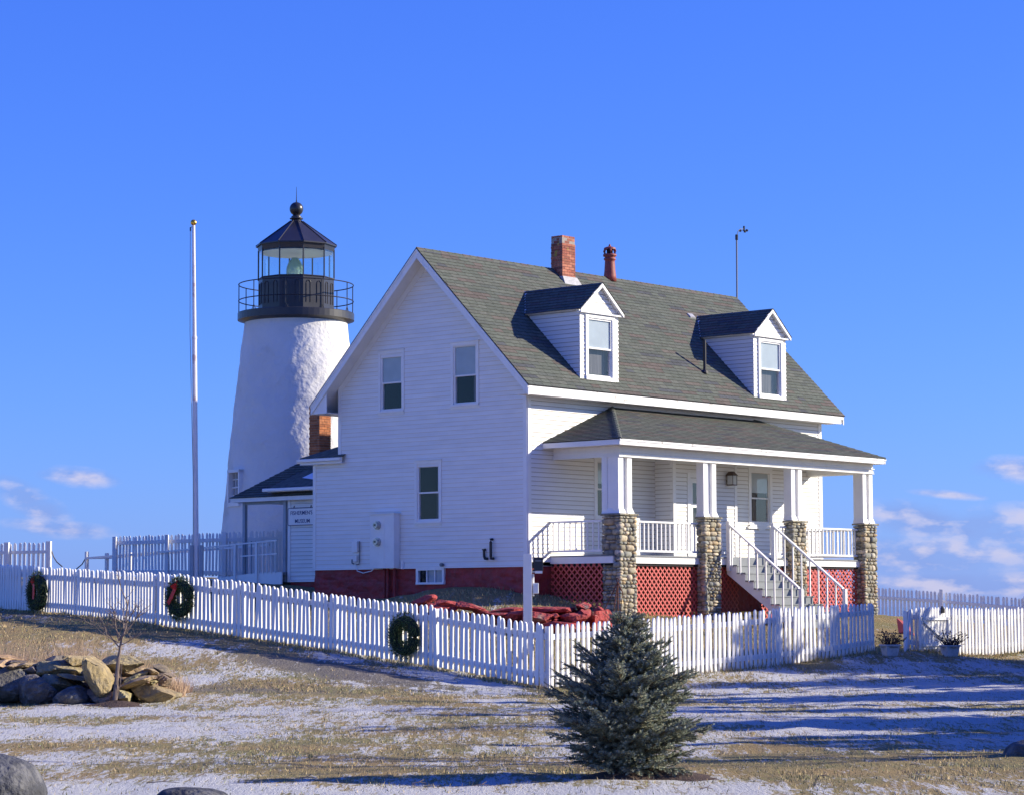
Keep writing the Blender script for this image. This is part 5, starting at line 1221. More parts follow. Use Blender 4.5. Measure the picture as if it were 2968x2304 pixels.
# gate, folded back against the fence
gate = empty('gate', (9.50, 57.95, 0)); tag(gate, 'open white picket gate with diagonal brace, folded back against the right fence', 'gate')
gd = Vector((.655, .756, 0)); gs = Vector((.756, -.655, 0)) * .12
gl_ = 1.30
for k in range(10):
    c = gd * (gl_ * (k + .5) / 10); pk = bpy.data.objects.new('picket', PK); COL.objects.link(pk); pk.parent = gate; pk.location = (c.x, c.y, .56); pk.rotation_euler = (0, 0, math.atan2(gd.y, gd.x)); pk.scale = (1, 1, .98)
def gbar(p, q, zp, zq, h, name):
    p = gd * p + gs * .35; q = gd * q + gs * .35; w = gs.normalized() * .018; mb = MB()
    mb.hexa([p - w + Vector((0, 0, zp - h)), q - w + Vector((0, 0, zq - h)), q + w + Vector((0, 0, zq - h)), p + w + Vector((0, 0, zp - h)), p - w + Vector((0, 0, zp + h)), q - w + Vector((0, 0, zq + h)), q + w + Vector((0, 0, zq + h)), p + w + Vector((0, 0, zp + h))]); mb.build(name, FENCE, gate)
gbar(0, gl_, 1.27, 1.27, .035, 'gate_rail'); gbar(0, gl_, .66, .66, .035, 'gate_rail'); gbar(.12, gl_ - .12, 1.22, .70, .03, 'gate_brace')
for u in (.03, gl_ - .03):
    p = gd * u + gs * .35; mb = MB(); w = gs.normalized() * .018; e = gd * .04; mb.hexa([v + Vector((0, 0, .64)) for v in (p - w - e, p - w + e, p + w + e, p + w - e)] + [v + Vector((0, 0, 1.30)) for v in (p - w - e, p - w + e, p + w + e, p + w - e)]); mb.build('gate_stile', FENCE, gate)
mb = MB(); p = gd * .98 + gs * .45; mb.tube([p + Vector((0, 0, 1.40)), p + Vector((0, 0, 1.50)), p + Vector((-.02, 0, 1.57))], [.05, .05, .012], 6); mb.build('gate_latch', BLACK, gate)
# loose board leaning at the hinge side
mb = MB(); mb.tube([(9.10, 57.6, .46), (9.28, 57.85, 1.48)], .035, 4); tag(mb.build('leaning_picket', FENCE), 'loose white picket leaning against the gate post', 'board')

# ================================================================ foliage helpers
def brush(mb, p, d, length, rad, n, rng, cols, wn=.0040, droop=0.0):
    """a needled twig"""
    d = d.normalized(); a = d.cross(Vector((0, 0, 1)))
    if a.length < .05: a = Vector((1, 0, 0))
    a.normalize(); b = d.cross(a)
    mb.tube([p, p + d * length], [rad * .16, rad * .06], 3, (.12, .09, .05), cap=False)
    for i in range(n):
        t_ = (i + rng.random()) / n; s = p + d * length * t_; ang = rng.uniform(0, 2 * math.pi)
        r = (a * math.cos(ang) + b * math.sin(ang)); l = rad * rng.uniform(.75, 1.15) * (1.0 if t_ < .85 else .8)
        tip = s + r * l * .8 + d * l * .75; side = d.cross(r) * wn * rng.uniform(.8, 1.3)
        c = rng.choice(cols); k = rng.uniform(.7, 1.25)
        o = len(mb.v); mb.v.extend([tuple(s - side), tuple(s + side), tuple(tip)]); mb.f.append((o, o + 1, o + 2)); mb.c.append((c[0] * k, c[1] * k, c[2] * k))
SPC = [(.25, .29, .20), (.20, .245, .175), (.30, .315, .215), (.33, .30, .19), (.18, .225, .175)]
def spruce(loc, H=1.57):
    rng = random.Random(12); t_ = empty('spruce', loc)
    mb = MB(); mb.tube([(0, 0, -.05), (0.01, 0, .5), (-.01, .01, 1.1), (0, 0, H - .12)], [.045, .036, .02, .006], 8); mb.build('trunk', BARK, t_)
    z = .10; k = 0; boughs = []
    while z < H - .16:
        f = z / H
        Lb = float(np.interp(f, [0, .08, .2, .35, .48, .58, .68, .78, .88, 1], [.44, .62, .72, .71, .62, .48, .33, .23, .15, .1]))
        nb = 12 if f < .5 else (10 if f < .8 else 6)
        for j in range(nb):
            ang = 2 * math.pi * (j + rng.uniform(-.25, .25)) / nb + k * .7
            up = math.radians(2 + 40 * f ** 1.2 + rng.uniform(-14, 16)); l = Lb * rng.uniform(.68, 1.2)
            boughs.append((z + rng.uniform(-.02, .02), ang, up, l, f))
        z += .066 if f < .6 else .075; k += 1
    for (z, ang, up, l, f) in boughs:
        mb = MB(); d0 = Vector((math.cos(ang) * math.cos(up), math.sin(ang) * math.cos(up), math.sin(up)))
        pts = []; p = Vector((0, 0, z)); seg = 5; d = d0.copy()
        for i in range(seg + 1):
            pts.append(p.copy()); p = p + d * (l / seg); d = (d + Vector((0, 0, .05))).normalized()
        mb.tube(pts, [.011 * (1 - i / (seg + 1)) + .002 for i in range(seg + 1)], 4, (.13, .10, .06))
        lat = d0.cross(Vector((0, 0, 1))).normalized()
        nt = max(3, int(l / .048))
        for i in range(nt):
            t_l = .12 + .88 * (i + .5) / nt; pos = pts[0] + (pts[-1] - pts[0]) * t_l; pos.z = pts[min(seg, int(t_l * seg))].z * .5 + pos.z * .5
            for sg in (-1, 1):
                if rng.random() < .20: continue
                tl = (.05 + .17 * (1 - t_l) + .02) * rng.uniform(.75, 1.15) * (.8 + .4 * min(1, l / .6))
                dd = (d0 * .8 + lat * sg * rng.uniform(.55, 1.0) + Vector((0, 0, rng.uniform(-.35, .45)))).normalized()
                brush(mb, pos, dd, tl, .027, int(tl * 330) + 6, rng, SPC)
                if rng.random() < .5:
                    brush(mb, pos + dd * tl * .45, (dd + d0 * .6 + Vector((0, 0, rng.uniform(-.1, .4)))).normalized(), tl * .5, .025, int(tl * 150) + 5, rng, SPC)
        brush(mb, pts[-2], (pts[-1] - pts[-2]), (pts[-1] - pts[-2]).length + .06, .027, 52, rng, SPC if f < .8 else [(.24, .21, .13), (.20, .20, .13)])
        mb.build('bough', LEAF, t_, recalc=False)
    TP = [(.26, .23, .14), (.22, .21, .13)]
    mb = MB(); brush(mb, Vector((0, 0, H - .20)), Vector((0.02, 0, 1)), .24, .016, 80, rng, TP)
    for (a_, u_, l_) in ((2.9, 62, .26), (.3, 58, .22), (1.6, 70, .2), (4.4, 60, .2), (-.35, 40, .30), (3.4, 48, .36), (5.5, 45, .24), (2.6, 66, .40), (.6, 40, .34), (6.0, 62, .3)):
        u_ = math.radians(u_); brush(mb, Vector((0, 0, H - .30)), Vector((math.cos(a_) * math.cos(u_), math.sin(a_) * math.cos(u_), math.sin(u_))), l_, .016, 85, rng, TP)
    mb.build('leader', LEAF, t_, recalc=False)
    return t_
sp0 = spruce((1.08, 23.4, 0.0))
tag(sp0, 'small bushy blue-green spruce standing alone on the lawn in front of the fence', 'spruce')
# mulch ring under it
def heap(name, cx, cy, rx, ry, h, material, label, seed=1, cat=None, tris=18):
    rng = np.random.RandomState(seed); n, mN = 26, 7; mb = MB(); pts = []; fs = []
    for j in range(mN):
        f = j / (mN - 1)
        for i in range(n):
            a = 2 * math.pi * i / n; k = 1 + .16 * math.sin(3 * a + seed) + .1 * math.sin(5 * a + 2 * seed)
            x, y = cx + rx * f * k * math.cos(a), cy + ry * f * k * math.sin(a); pts.append((x, y, g1(x, y) + .04 + h * (1 - f * f) - .085 * f + rng.uniform(-.008, .008)))
    for j in range(mN - 1):
        for i in range(n): fs.append((j * n + i, j * n + (i + 1) % n, (j + 1) * n + (i + 1) % n, (j + 1) * n + i))
    mb.add(pts, fs); o = mb.build(name, material, None, smooth=True); tag(o, label, kind='stuff'); return o
heap('mulch', 1.25, 23.45, .78, .75, .06, MULCH, 'brown bark mulch ring under the spruce', 3)
heap('mulch', -6.35, 39.9, .62, .6, .05, MULCH, 'brown mulch ring under the bare sapling', 5)
# taller spruces out of frame to the right: they throw the long shadows over the lawn
LAB = ['tall spruce off to the right beside the gate path', 'tall spruce off to the right beyond the boulder', 'tall spruce off to the right abreast of the lawn', 'broad spruce off to the right near the front fence', 'slim spruce off to the right nearest the camera', 'tall spruce off to the right behind the front ones', 'spruce off to the right at mid lawn', 'tallest spruce off to the right of the lawn']
TREES = [(18.2, 57.4, 4.5, 0), (17.0, 54.6, 4.2, 1.0), (20.5, 51.0, 4.8, 2.2), (15.6, 45.0, 3.7, .5), (20.0, 43.6, 5.0, 1.5), (16.2, 34.4, 4.5, 4.0), (14.4, 31.4, 3.3, 2.8), (19.5, 29.8, 4.6, 5.0)]
for i, (x, y, sx_, s_) in enumerate([(25, 39.6, 1.5, 7.6), (23, 36.2, 1.3, 6.6), (22.5, 31.2, 1.2, 6.6), (26, 44.5, 1.5, 8.0)]):
    c = copy_tree(sp0); c.location = (x, y, -.1); c.scale = (sx_, sx_, s_); c.rotation_euler = (0, 0, i * 1.3)
    tag(c, ['slender tall spruce far to the right, second row', 'slender spruce far to the right, between two taller ones', 'slender spruce far to the right, nearest the road side', 'slender tallest spruce far to the right, last in its row'][i], 'spruce', 'slender spruces far off to the right')
for i, (x, y, s_, rz) in enumerate(TREES):
    c = copy_tree(sp0); c.location = (x, y, g1(x, y) - .1); c.scale = (s_ * .8, s_ * .8, s_); c.rotation_euler = (0, 0, rz)
    tag(c, LAB[i], 'spruce', 'spruces growing beyond the right edge of the lawn')
# sapling
def sapling(loc, H, label, seed=5):
    rng = random.Random(seed); o = empty('sapling', loc); tag(o, label, 'sapling')
    mb = MB(); mb.tube([(0, 0, -.05), (.03, 0, .4), (.06, .0, .78)], [.042, .034, .028], 8); mb.build('trunk', TWIG, o)
    def grow(mb, p, d, l, r, lev):
        n = 4; pts = [p]; q = p.copy(); dd = d.copy()
        for i in range(n):
            dd = (dd + Vector((rng.uniform(-.2, .2), rng.uniform(-.2, .2), rng.uniform(-.02, .22)))).normalized(); q = q + dd * l / n; pts.append(q.copy())
        mb.tube(pts, [r * (1 - .7 * i / n) for i in range(n + 1)], 5 if lev == 0 else 3, cap=False)
        if lev < 3:
            for i in range(rng.randint(4, 6) if lev < 2 else 3):
                t_ = rng.uniform(.25, 1.0); k = min(n - 1, int(t_ * n)); bp_ = pts[k] + (pts[k + 1] - pts[k]) * (t_ * n - k)
                nd = (dd * .6 + Vector((rng.uniform(-1, 1), rng.uniform(-1, 1), rng.uniform(-.2, .7)))).normalized()
                grow(mb, bp_, nd, l * rng.uniform(.35, .6), max(.0035, r * .5), lev + 1)
    base = Vector((.06, 0, .78))
    for (d, l, r) in ((Vector((.12, 0, 1)), .95, .026), (Vector((-.6, .1, .75)), .62, .014), (Vector((.65, -.2, .6)), .6, .014), (Vector((-.3, .5, .9)), .55, .013), (Vector((.4, .5, .8)), .55, .013), (Vector((-.75, -.3, .35)), .5, .012), (Vector((.8, .2, .25)), .45, .011)):
        mb = MB(); grow(mb, base + Vector((0, 0, rng.uniform(0, .3) if l < .9 else 0)), d.normalized(), l, r, 0 if l > .9 else 1); mb.build('limb', TWIG, o)
    for s_ in (-1, 1):
        mb = MB(); grow(mb, Vector((.03, 0, .06)), Vector((s_ * .06 + .1, 0, 1)), .6, .008, 2); mb.build('shoot', TWIG, o)
    return o
sap0 = sapling((-6.42, 40.0, g1(-6.42, 40.0)), 1.9, 'bare leafless sapling in a mulch ring in front of the stone pile')

for i, (x, y, s_, rz) in enumerate([(14.0, 39.6, 4.2, .5), (13.2, 47.6, 3.8, 2.0), (15.5, 27.6, 4.4, 3.3), (17.5, 36.0, 5.0, 4.4)]):  # enlarged sapling copies, added out of view to break up the lawn shadows
    c = copy_tree(sap0); c.location = (x, y, g1(x, y)); c.scale = (s_, s_, s_); c.rotation_euler = (0, 0, rz)
    tag(c, ['bare deciduous tree off to the right at mid lawn', 'bare deciduous tree off to the right near the front fence', 'bare deciduous tree off to the right nearest the camera', 'tallest bare deciduous tree off to the right'][i], 'tree', 'bare trees beyond the right edge of the lawn')
    c.name = 'bare_tree'

# ================================================================ dry-stone pile on the left
wall = empty('stone_wall', (-7.2, 41.2, 0)); tag(wall, 'low tumbled dry-stone wall of tan ledge rocks and dark boulders, at left', 'wall')
K = 7152.37
def at_px(x, y, D):  # a spot on the pile from sight lines measured in the photograph (fixed numbers, baked into world space)
    dx = x - 1484; dy = y - 1152; c, s = math.cos(PITCH), math.sin(PITCH); v = Vector((dx, K * c + dy * s, K * s - dy * c)); v = v * (D / v.y); v.z += 1.6; return v
def rock(px, py, wpx, hpx, D, rot, col, mt=ROCK, pw=3.2, depth=None, rough=.14, seed=0, parent=wall, name='stone', dom=0.0, sub=5, cut=(.57, .84)):
    """slab-like rock; size given in metres*100"""
    rng = random.Random(seed + int(px)); c = at_px(px, py, D); k = D / K
    sx, sz = wpx * k / 2, hpx * k / 2; sy = depth or max(sz, sx * .6)
    V, F_ = blob_stone(0, 0, 0, sx, sy, sz, rng, sub, pw, rough)
    # facet it: jitter by cutting planes
    cuts = [(Vector((rng.uniform(-1, 1), rng.uniform(-1, .3), rng.uniform(-1, 1))).normalized(), rng.uniform(*cut)) for _ in range((14 if cut[0] > .6 else 9) if pw > 2.5 else 2)]
    out_ = []
    for v in V:
        q = Vector((v[0] / sx, v[1] / sy, v[2] / sz))
        for n_, dd in cuts:
            e = q.dot(n_) - dd
            if e > 0: q = q - n_ * e * 1.0
        q = q * (1 + .035 * math.sin(q.x * 11 + seed) * math.cos(q.z * 13 + q.y * 9))
        out_.append(Vector((q.x * sx, q.y * sy, q.z * sz)))
    Rm = Matrix.Rotation(rot, 3, 'Y') @ Matrix.Rotation(dom, 3, 'Z')
    mb = MB(); org = Vector(parent.location) if parent else Vector((0, 0, 0)); col2 = tuple(v * rng.uniform(.9, 1.1) for v in col)
    mb.add([Rm @ v + c - org for v in out_], F_, col2); return mb.build(name, mt, parent, smooth=False, bevel=0)
TAN = (.46, .345, .17); TAN2 = (.40, .30, .15); GRY = (.22, .19, .15); DKB = (.125, .115, .105); BRN = (.26, .19, .12)
_s = 4.2
def L6(x, y): return (x / _s, 1850 + y / _s)
for i, (x, y, w, h, D, rot, col, mt, pw, rgh) in enumerate([
    (110, 540, 480, 370, 40.9, 0, DKB, GRANITE, 2.2, .08), (460, 620, 470, 350, 40.6, .1, DKB, GRANITE, 2.2, .08), (-60, 580, 300, 330, 40.9, 0, DKB, GRANITE, 2.2, .08),
    (850, 690, 400, 240, 40.5, -.1, (.15, .145, .13), GRANITE, 2.3, .1), (400, 400, 240, 190, 41.2, .2, GRY, GRANITE, 2.6, .1),
    (710, 345, 470, 150, 41.0, .05, TAN2, ROCK, 4, .08), (700, 520, 360, 180, 40.8, .12, (.30, .25, .16), ROCK, 4, .1), (860, 450, 320, 60, 40.8, .25, TAN2, ROCK, 5, .06),
    (1190, 480, 250, 560, 40.4, -.50, TAN, ROCK, 3.8, .10), (1320, 690, 560, 130, 40.6, .05, TAN, ROCK, 3, .12), (1490, 680, 210, 150, 40.4, .1, TAN, ROCK, 3, .1),
    (1850, 650, 500, 260, 40.9, .12, (.37, .27, .15), ROCK, 3.2, .12), (1700, 500, 520, 90, 40.6, -.33, TAN, ROCK, 5, .05), (1650, 450, 420, 70, 41.0, -.38, TAN2, ROCK, 5, .05),
    (1480, 290, 520, 190, 41.1, .03, (.46, .35, .15), ROCK, 4.5, .06), (1600, 400, 340, 100, 41.3, .0, TAN2, ROCK, 4, .1), (1960, 360, 230, 70, 41.5, .4, BRN, ROCK, 5, .05),
    (2010, 500, 190, 170, 41.4, .05, BRN, ROCK, 5, .08), (1990, 420, 210, 60, 41.4, .1, BRN, ROCK, 5, .05), (920, 250, 220, 150, 41.3, -.1, TAN2, ROCK, 4, .08),
    (660, 240, 250, 90, 41.5, .05, (.20, .16, .12), ROCK, 3.4, .1), (170, 320, 190, 80, 41.0, .0, TAN, ROCK, 4, .08), (330, 300, 300, 80, 41.1, .02, TAN2, ROCK, 4, .1),
    (150, 265, 220, 60, 41.3, 0, (.14, .11, .09), ROCK, 4, .1), (60, 210, 300, 80, 41.6, .22, (.45, .30, .14), ROCK, 4.5, .06), (20, 290, 120, 100, 41.1, 0, TAN, ROCK, 4, .1), (40, 370, 150, 90, 41.1, 0, (.14, .12, .11), ROCK, 3, .1),
    (1850, 400, 190, 90, 41.2, .1, TAN, ROCK, 3.6, .1), (560, 440, 170, 120, 41.3, 0, (.12, .11, .10), ROCK, 3, .1), (1170, 330, 200, 120, 41.6, .3, (.22, .17, .12), ROCK, 4, .1),
    (1330, 560, 300, 250, 41.5, 0, (.15, .12, .09), ROCK, 3, .1), (980, 600, 260, 200, 41.6, 0, (.13, .11, .09), ROCK, 3, .1), (700, 640, 200, 180, 41.5, 0, (.12, .11, .10), ROCK, 3, .1), (1650, 600, 200, 160, 41.6, 0, (.14, .11, .08), ROCK, 3, .1), (2060, 680, 200, 100, 41.6, .3, (.36, .28, .16), ROCK, 3.4, .1), (1880, 500, 120, 60, 41.1, 0, TAN, ROCK, 3, .1)]):
    p = L6(x, y); rock(p[0], p[1], w / _s * 1.1, h / _s * 1.2, D, rot, col, mt, pw + (3 if pw > 2.5 else 0), .45, rgh * .6, seed=i * 3, sub=7)
# tall dry grass behind the stones
rs = np.random.RandomState(8); n = 9000; x = rs.uniform(-10.2, -5.6, n); y = rs.uniform(41.8, 43.3, n); z = gz(x, y); clump = fbm(x * 2.0, y * 2.0, 3)
h = (.35 + .42 * rs.rand(n)) * (.55 + clump) * np.clip((-5.0 - x) / 2.2, .35, 1) * 1.25; a = rs.rand(n) * 6.28; w = .005
v = np.zeros((n, 3, 3)); v[:, 0] = np.stack([x - w * np.cos(a), y - w * np.sin(a), z], -1); v[:, 1] = np.stack([x + w * np.cos(a), y + w * np.sin(a), z], -1); v[:, 2] = np.stack([x + h * rs.uniform(-.5, .5, n), y + h * rs.uniform(-.4, .4, n), z + h], -1)
me = fast_mesh('dry_grass', v.reshape(-1, 3), np.arange(n * 3).reshape(-1, 3), 3); at = me.color_attributes.new('Col', 'FLOAT_COLOR', 'CORNER')
c = np.array([[.58, .42, .26]]) * (.6 + .75 * rs.rand(n))[:, None]; c = np.concatenate([c, np.ones((n, 1))], 1); at.data.foreach_set('color', np.repeat(c, 3, 0).ravel().astype(np.float32)); me.materials.append(STRAW)
ob = bpy.data.objects.new('dry_grass', me); COL.objects.link(ob); tag(ob, 'dead tan stalks growing behind the stone pile', kind='stuff')

# foreground boulders
def boulder(x, y, z, sx, sy, sz, label, seed, col=(.17, .165, .16), pw=2.3, tilt=0.0):
    rng = random.Random(seed); V, F_ = blob_stone(0, 0, 0, sx, sy, sz, rng, 16, pw, .05)
    out_ = []
    for v in V:
        k = 1 + .025 * math.sin(v[0] * 13 + seed) * math.cos(v[2] * 17) + .012 * math.sin(v[0] * 41 + v[1] * 37) * math.sin(v[2] * 39)
        q = Vector(v) * k; out_.append((q.x * math.cos(tilt) - q.z * math.sin(tilt), q.y, q.z * math.cos(tilt) + q.x * math.sin(tilt)))
    mb = MB(); mb.add(out_, F_, col); o = mb.build('boulder', GRANITE, None, smooth=True); o.location = (x, y, z); tag(o, label, 'boulder'); return o
boulder(-4.42, 20.9, .07, .47, .42, .32, 'big rounded grey granite boulder cut by the lower left corner', 1, (.085, .088, .098))
boulder(-2.63, 20.3, 0.0, .30, .28, .13, 'low flat dark boulder at the bottom edge, left of centre', 4, (.06, .06, .065), 3.2, -.06)
boulder(5.62, 26.2, .02, .46, .32, .17, 'dark low boulder in shade at the right edge of the lawn', 7, (.09, .09, .09))

# red painted ledge stones in front of the house
red = empty('painted_stones', (0.3, 58.2, 0)); tag(red, 'red-painted ledge stones banked up before the house corner', 'rockery')
k6 = lambda x, y: (1400 + x / 5.65, 1600 + y / 5.65)
for i, (x, y, w, h, D, rot, pw) in enumerate([(1150, 945, 700, 90, 57.6, .0, 5), (1630, 890, 230, 140, 57.9, -.05, 4), (900, 1080, 480, 210, 57.2, .12, 4), (1480, 1090, 520, 210, 57.3, -.1, 4), (1170, 1040, 140, 90, 57.3, 0, 3), (1180, 1110, 130, 60, 57.3, 0, 3), (1660, 1020, 170, 140, 57.5, .1, 3),
    (1600, 990, 140, 60, 57.6, .1, 3), (780, 960, 90, 70, 57.9, 0, 4), (420, 950, 620, 80, 58.3, -.06, 5), (330, 1010, 560, 80, 58.2, -.02, 5), (520, 1060, 500, 160, 58.0, 0, 3.5), (60, 1010, 420, 110, 58.7, .2, 4), (1250, 1210, 900, 180, 57.0, 0, 3.5), (750, 910, 50, 70, 57.5, 0, 3), (1820, 1080, 200, 170, 58.2, 0, 3.5), (1880, 960, 180, 130, 58.9, 0, 3.5)]):
    p = k6(x, y); rock(p[0], p[1], w / 5.65 * 1.12, h / 5.65 * 1.3, D, rot, (1, 1, 1), REDROCK, pw + 2, .5, .05, seed=100 + i, parent=red, cut=(.61, .92), sub=8)
k7 = lambda x, y: (1100 + x / 5.46, 1650 + y / 5.46)
for i, (x, y, w, h, D, rot) in enumerate([(690, 500, 340, 150, 59.2, -.1), (1080, 560, 420, 110, 58.8, .15), (1450, 590, 400, 110, 58.5, .2), (900, 640, 600, 160, 58.7, .1)]):
    p = k7(x, y); rock(p[0], p[1], w / 5.46 * 1.2, h / 5.46 * 1.35, D, rot, (1, 1, 1), REDROCK, 6, .45, .05, seed=160 + i, parent=red, cut=(.61, .92), sub=8)

pl = [(-3.6, 59.9, 1.50), (-2.6, 59.4, 1.58), (-1.5, 58.95, 1.50), (-.5, 58.6, 1.44), (.4, 58.0, 1.47), (1.3, 57.9, 1.52), (2.0, 58.1, 1.50), (2.5, 58.9, 1.40), (2.9, 60.2, 1.3)]
n_u, n_v = 90, 16; cum = [0]
for a_, b_ in zip(pl[:-1], pl[1:]): cum.append(cum[-1] + math.hypot(b_[0] - a_[0], b_[1] - a_[1]))
us = np.linspace(0, cum[-1], n_u); lx = np.interp(us, cum, [p[0] for p in pl]); ly = np.interp(us, cum, [p[1] for p in pl]); lz = np.interp(us, cum, [p[2] for p in pl])
mb = MB(); pts = []; fs = []
for j in range(n_v + 5):
    for i in range(n_u):
        u = us[i]; top = lz[i] + (fbm(np.array([u * 1.7]), np.array([3.3]), 3)[0] - .5) * .22
        if j <= n_v:
            f = j / n_v; z = .35 + (top - .35) * f; w = (fbm(np.array([u * 1.3 + 4]), np.array([z * 7.0]), 3)[0] - .5) * .34 + (1 - f) * -.18 + (math.floor(vnoise(np.array([u * 1.1]), np.array([math.floor(z * 6.5) + .5]))[0] * 4) / 4 - .5) * .16
            pts.append((lx[i] - red.location.x, ly[i] + w - red.location.y, z))
        else:
            k_ = (j - n_v) / 4; pts.append((lx[i] - red.location.x, ly[i] + .12 + k_ * .7 - red.location.y, top - .02 + (g1(lx[i], ly[i] + .9) - top) * k_ ** 2))
for j in range(n_v + 4):
    for i in range(n_u - 1): fs.append((j * n_u + i, j * n_u + i + 1, (j + 1) * n_u + i + 1, (j + 1) * n_u + i))
mb.add(pts, fs); mb.build('ledge', REDROCK, red, recalc=False)

# white post with floodlight before the house corner
post = empty('lamp_post', (.33, 54.0, 0)); tag(post, 'plain white wooden post carrying a black floodlight and small box, before the house corner', 'post')
mb = MB(); mb.box(-.10, .09, -.09, .09, .3, 2.73); mb.build('post_shaft', WHITE, post, bevel=.006)
fl = empty('floodlight', parent=post)
mb = MB(); mb.hexa([(.135, -.06, 2.37), (.335, -.06, 2.37), (.335, .10, 2.37), (.135, .10, 2.37), (.125, -.04, 2.66), (.335, -.04, 2.66), (.335, .08, 2.66), (.125, .08, 2.66)]); mb.build('lamp_head', PIPE, fl, bevel=.006)
mb = MB(); mb.box(.09, .14, -.02, .02, 2.42, 2.52); mb.box(.10, .17, -.05, .03, 2.36, 2.40); mb.build('bracket', PIPE, fl)
mb = MB(); mb.box(.155, .32, -.065, .05, 2.31, 2.365); mb.tube([(.13, 0, 2.38), (.13, 0, 2.33)], .04, 8); mb.build('lamp_hood', WHITE, fl)
mb = MB(); mb.box(.165, .30, -.064, -.062, 2.57, 2.60); mb.build('maker_plate', MAST, fl)
mb = MB(); mb.box(.11, .235, -.07, .07, 1.87, 2.10); mb.build('junction_box', WHITE, post, bevel=.012)
mb = MB(); mb.tube([(.12, 0, 1.82), (.12, 0, 2.30)], .022, 8); mb.build('conduit', WHITE, post)

# flagpole
fp = empty('flagpole', (-8.43, 66.0, 0)); tag(fp, 'tall thin white flagpole with a gold ball, left of the lighthouse', 'flagpole')
mb = MB(); mb.tube([(0, 0, 1.7), (-.06, 0, 5.5), (-.105, 0, 8.8)], [.075, .07, .062], 12); mb.tube([(-.105, 0, 8.8), (-.15, 0, 11.85)], [.052, .042], 12); mb.build('pole_shaft', POLE, fp)
mb = MB(); mb.tube([(-.105, 0, 8.77), (-.105, 0, 8.84)], .07, 12); mb.build('pole_collar', POLE, fp)
mb = MB(); V, F_ = blob_stone(-.15, 0, 11.93, .082, .082, .082, R, 5, 2.0, 0); mb.add(V, F_); mb.build('gold_ball', GOLD, fp, smooth=True)
mb = MB(); mb.tube([(-.15, 0, 11.82), (-.235, 0, 11.80)], .01, 5); mb.tube([(-.235, 0, 11.80), (-.235, 0, 11.70)], .02, 6); mb.build('pulley', BLACK, fp)
mb = MB(); mb.tube([(-.235, -.02, 11.7), (-.22, -.05, 9), (-.10, -.1, 5), (-.09, -.09, 3.2)], .008, 4); mb.build('halyard', ROPE, fp)
mb = MB(); mb.box(-.17, -.08, -.1, .1, 1.6, 3.25); mb.box(.08, .17, -.1, .1, 1.6, 3.25); mb.build('base_cheeks', GREYPOST, fp)

# ================================================================ wreaths
WC = [(.10, .19, .045), (.13, .22, .05), (.06, .12, .033), (.18, .21, .06)]
def wreath(c, ax, r, rt, label, bow=None, seed=1, sx=1.0, sz=1.05):
    """ring in the plane spanned by ax and z"""
    rng = random.Random(seed); o = empty('wreath', c); tag(o, label, 'wreath')
    ax = Vector(ax).normalized(); nrm = Vector((ax.y, -ax.x, 0))
    if nrm.y > 0: nrm = -nrm
    mb = MB()
    for i in range(700):
        t_ = rng.uniform(0, 2 * math.pi); q = rng.uniform(0, 2 * math.pi); rr0 = r + rt * .62 * math.cos(q)
        p = ax * rr0 * math.cos(t_) * sx + Vector((0, 0, rr0 * math.sin(t_) * sz)) + nrm * (rt * .5 * abs(math.sin(q)) + .02)
        rad_ = (ax * math.cos(t_) * math.cos(q) + Vector((0, 0, math.sin(t_) * math.cos(q))) + nrm * abs(math.sin(q)) * .9); tang = (-ax * math.sin(t_) + Vector((0, 0, math.cos(t_))))
        d = (rad_ * rng.uniform(.3, 1) + tang * rng.choice((-1, 1, 1)) * rng.uniform(.3, 1)).normalized()
        brush(mb, p, d, rng.uniform(.06, .12), .020, 14, rng, WC, .006)
    mb.build('greenery', WREATH, o, recalc=False)
    mb = MB(); pts = [ax * r * math.cos(t_) * sx + Vector((0, 0, r * math.sin(t_) * sz)) + nrm * .05 for t_ in [2 * math.pi * k / 28 for k in range(29)]]; mb.tube(pts, rt * .5, 8, (.5, .5, .5)); mb.build('wreath_ring', mat('wreath_core', (.018, .03, .012), .9), o)
    if bow:
        b0, tails = bow; P3 = lambda u, z, w: ax * u + Vector((0, 0, z)) + nrm * w
        def ribbon(pts, w, name):
            mb = MB(); 
            for k in range(len(pts) - 1):
                (u0, z0, w0), (u1, z1_, w1) = pts[k], pts[k + 1]; dx, dz = u1 - u0, z1_ - z0; l = math.hypot(dx, dz); ex, ez_ = -dz / l * w, dx / l * w
                q = [P3(u0 - ex, z0 - ez_, w0), P3(u0 + ex, z0 + ez_, w0), P3(u1 + ex, z1_ + ez_, w1), P3(u1 - ex, z1_ - ez_, w1)]
                mb.add(q + [v - nrm * .006 for v in q], [(0, 1, 2, 3), (7, 6, 5, 4), (0, 4, 5, 1), (2, 6, 7, 3), (1, 5, 6, 2), (3, 7, 4, 0)])
            mb.build(name, RIBBON, o)
        u, z = b0
        ribbon([(u, z, .14), (u - .05, z + .09, .17), (u - .01, z + .12, .14)], .05, 'bow_loop'); ribbon([(u, z, .14), (u + .07, z + .04, .18), (u + .09, z - .03, .15), (u + .01, z - .01, .14)], .05, 'bow_loop')
        for tl in tails: ribbon([(u, z, .15)] + [(u + a_, z + b_, .16) for a_, b_ in tl], .05, 'bow_tail')
        mb = MB(); V, F_ = blob_stone(*P3(u, z, .155), .04, .04, .04, rng, 2); mb.add(V, F_); mb.build('bow_knot', RIBBON, o)
gn = Vector((-.655, -.756, 0))
wreath(Vector((-2.13, 50.42, 1.01)) + gn * .05, (-.756, .655, 0), .29, .21, 'plain green wreath without a bow, on the fence nearest the corner', None, 3)
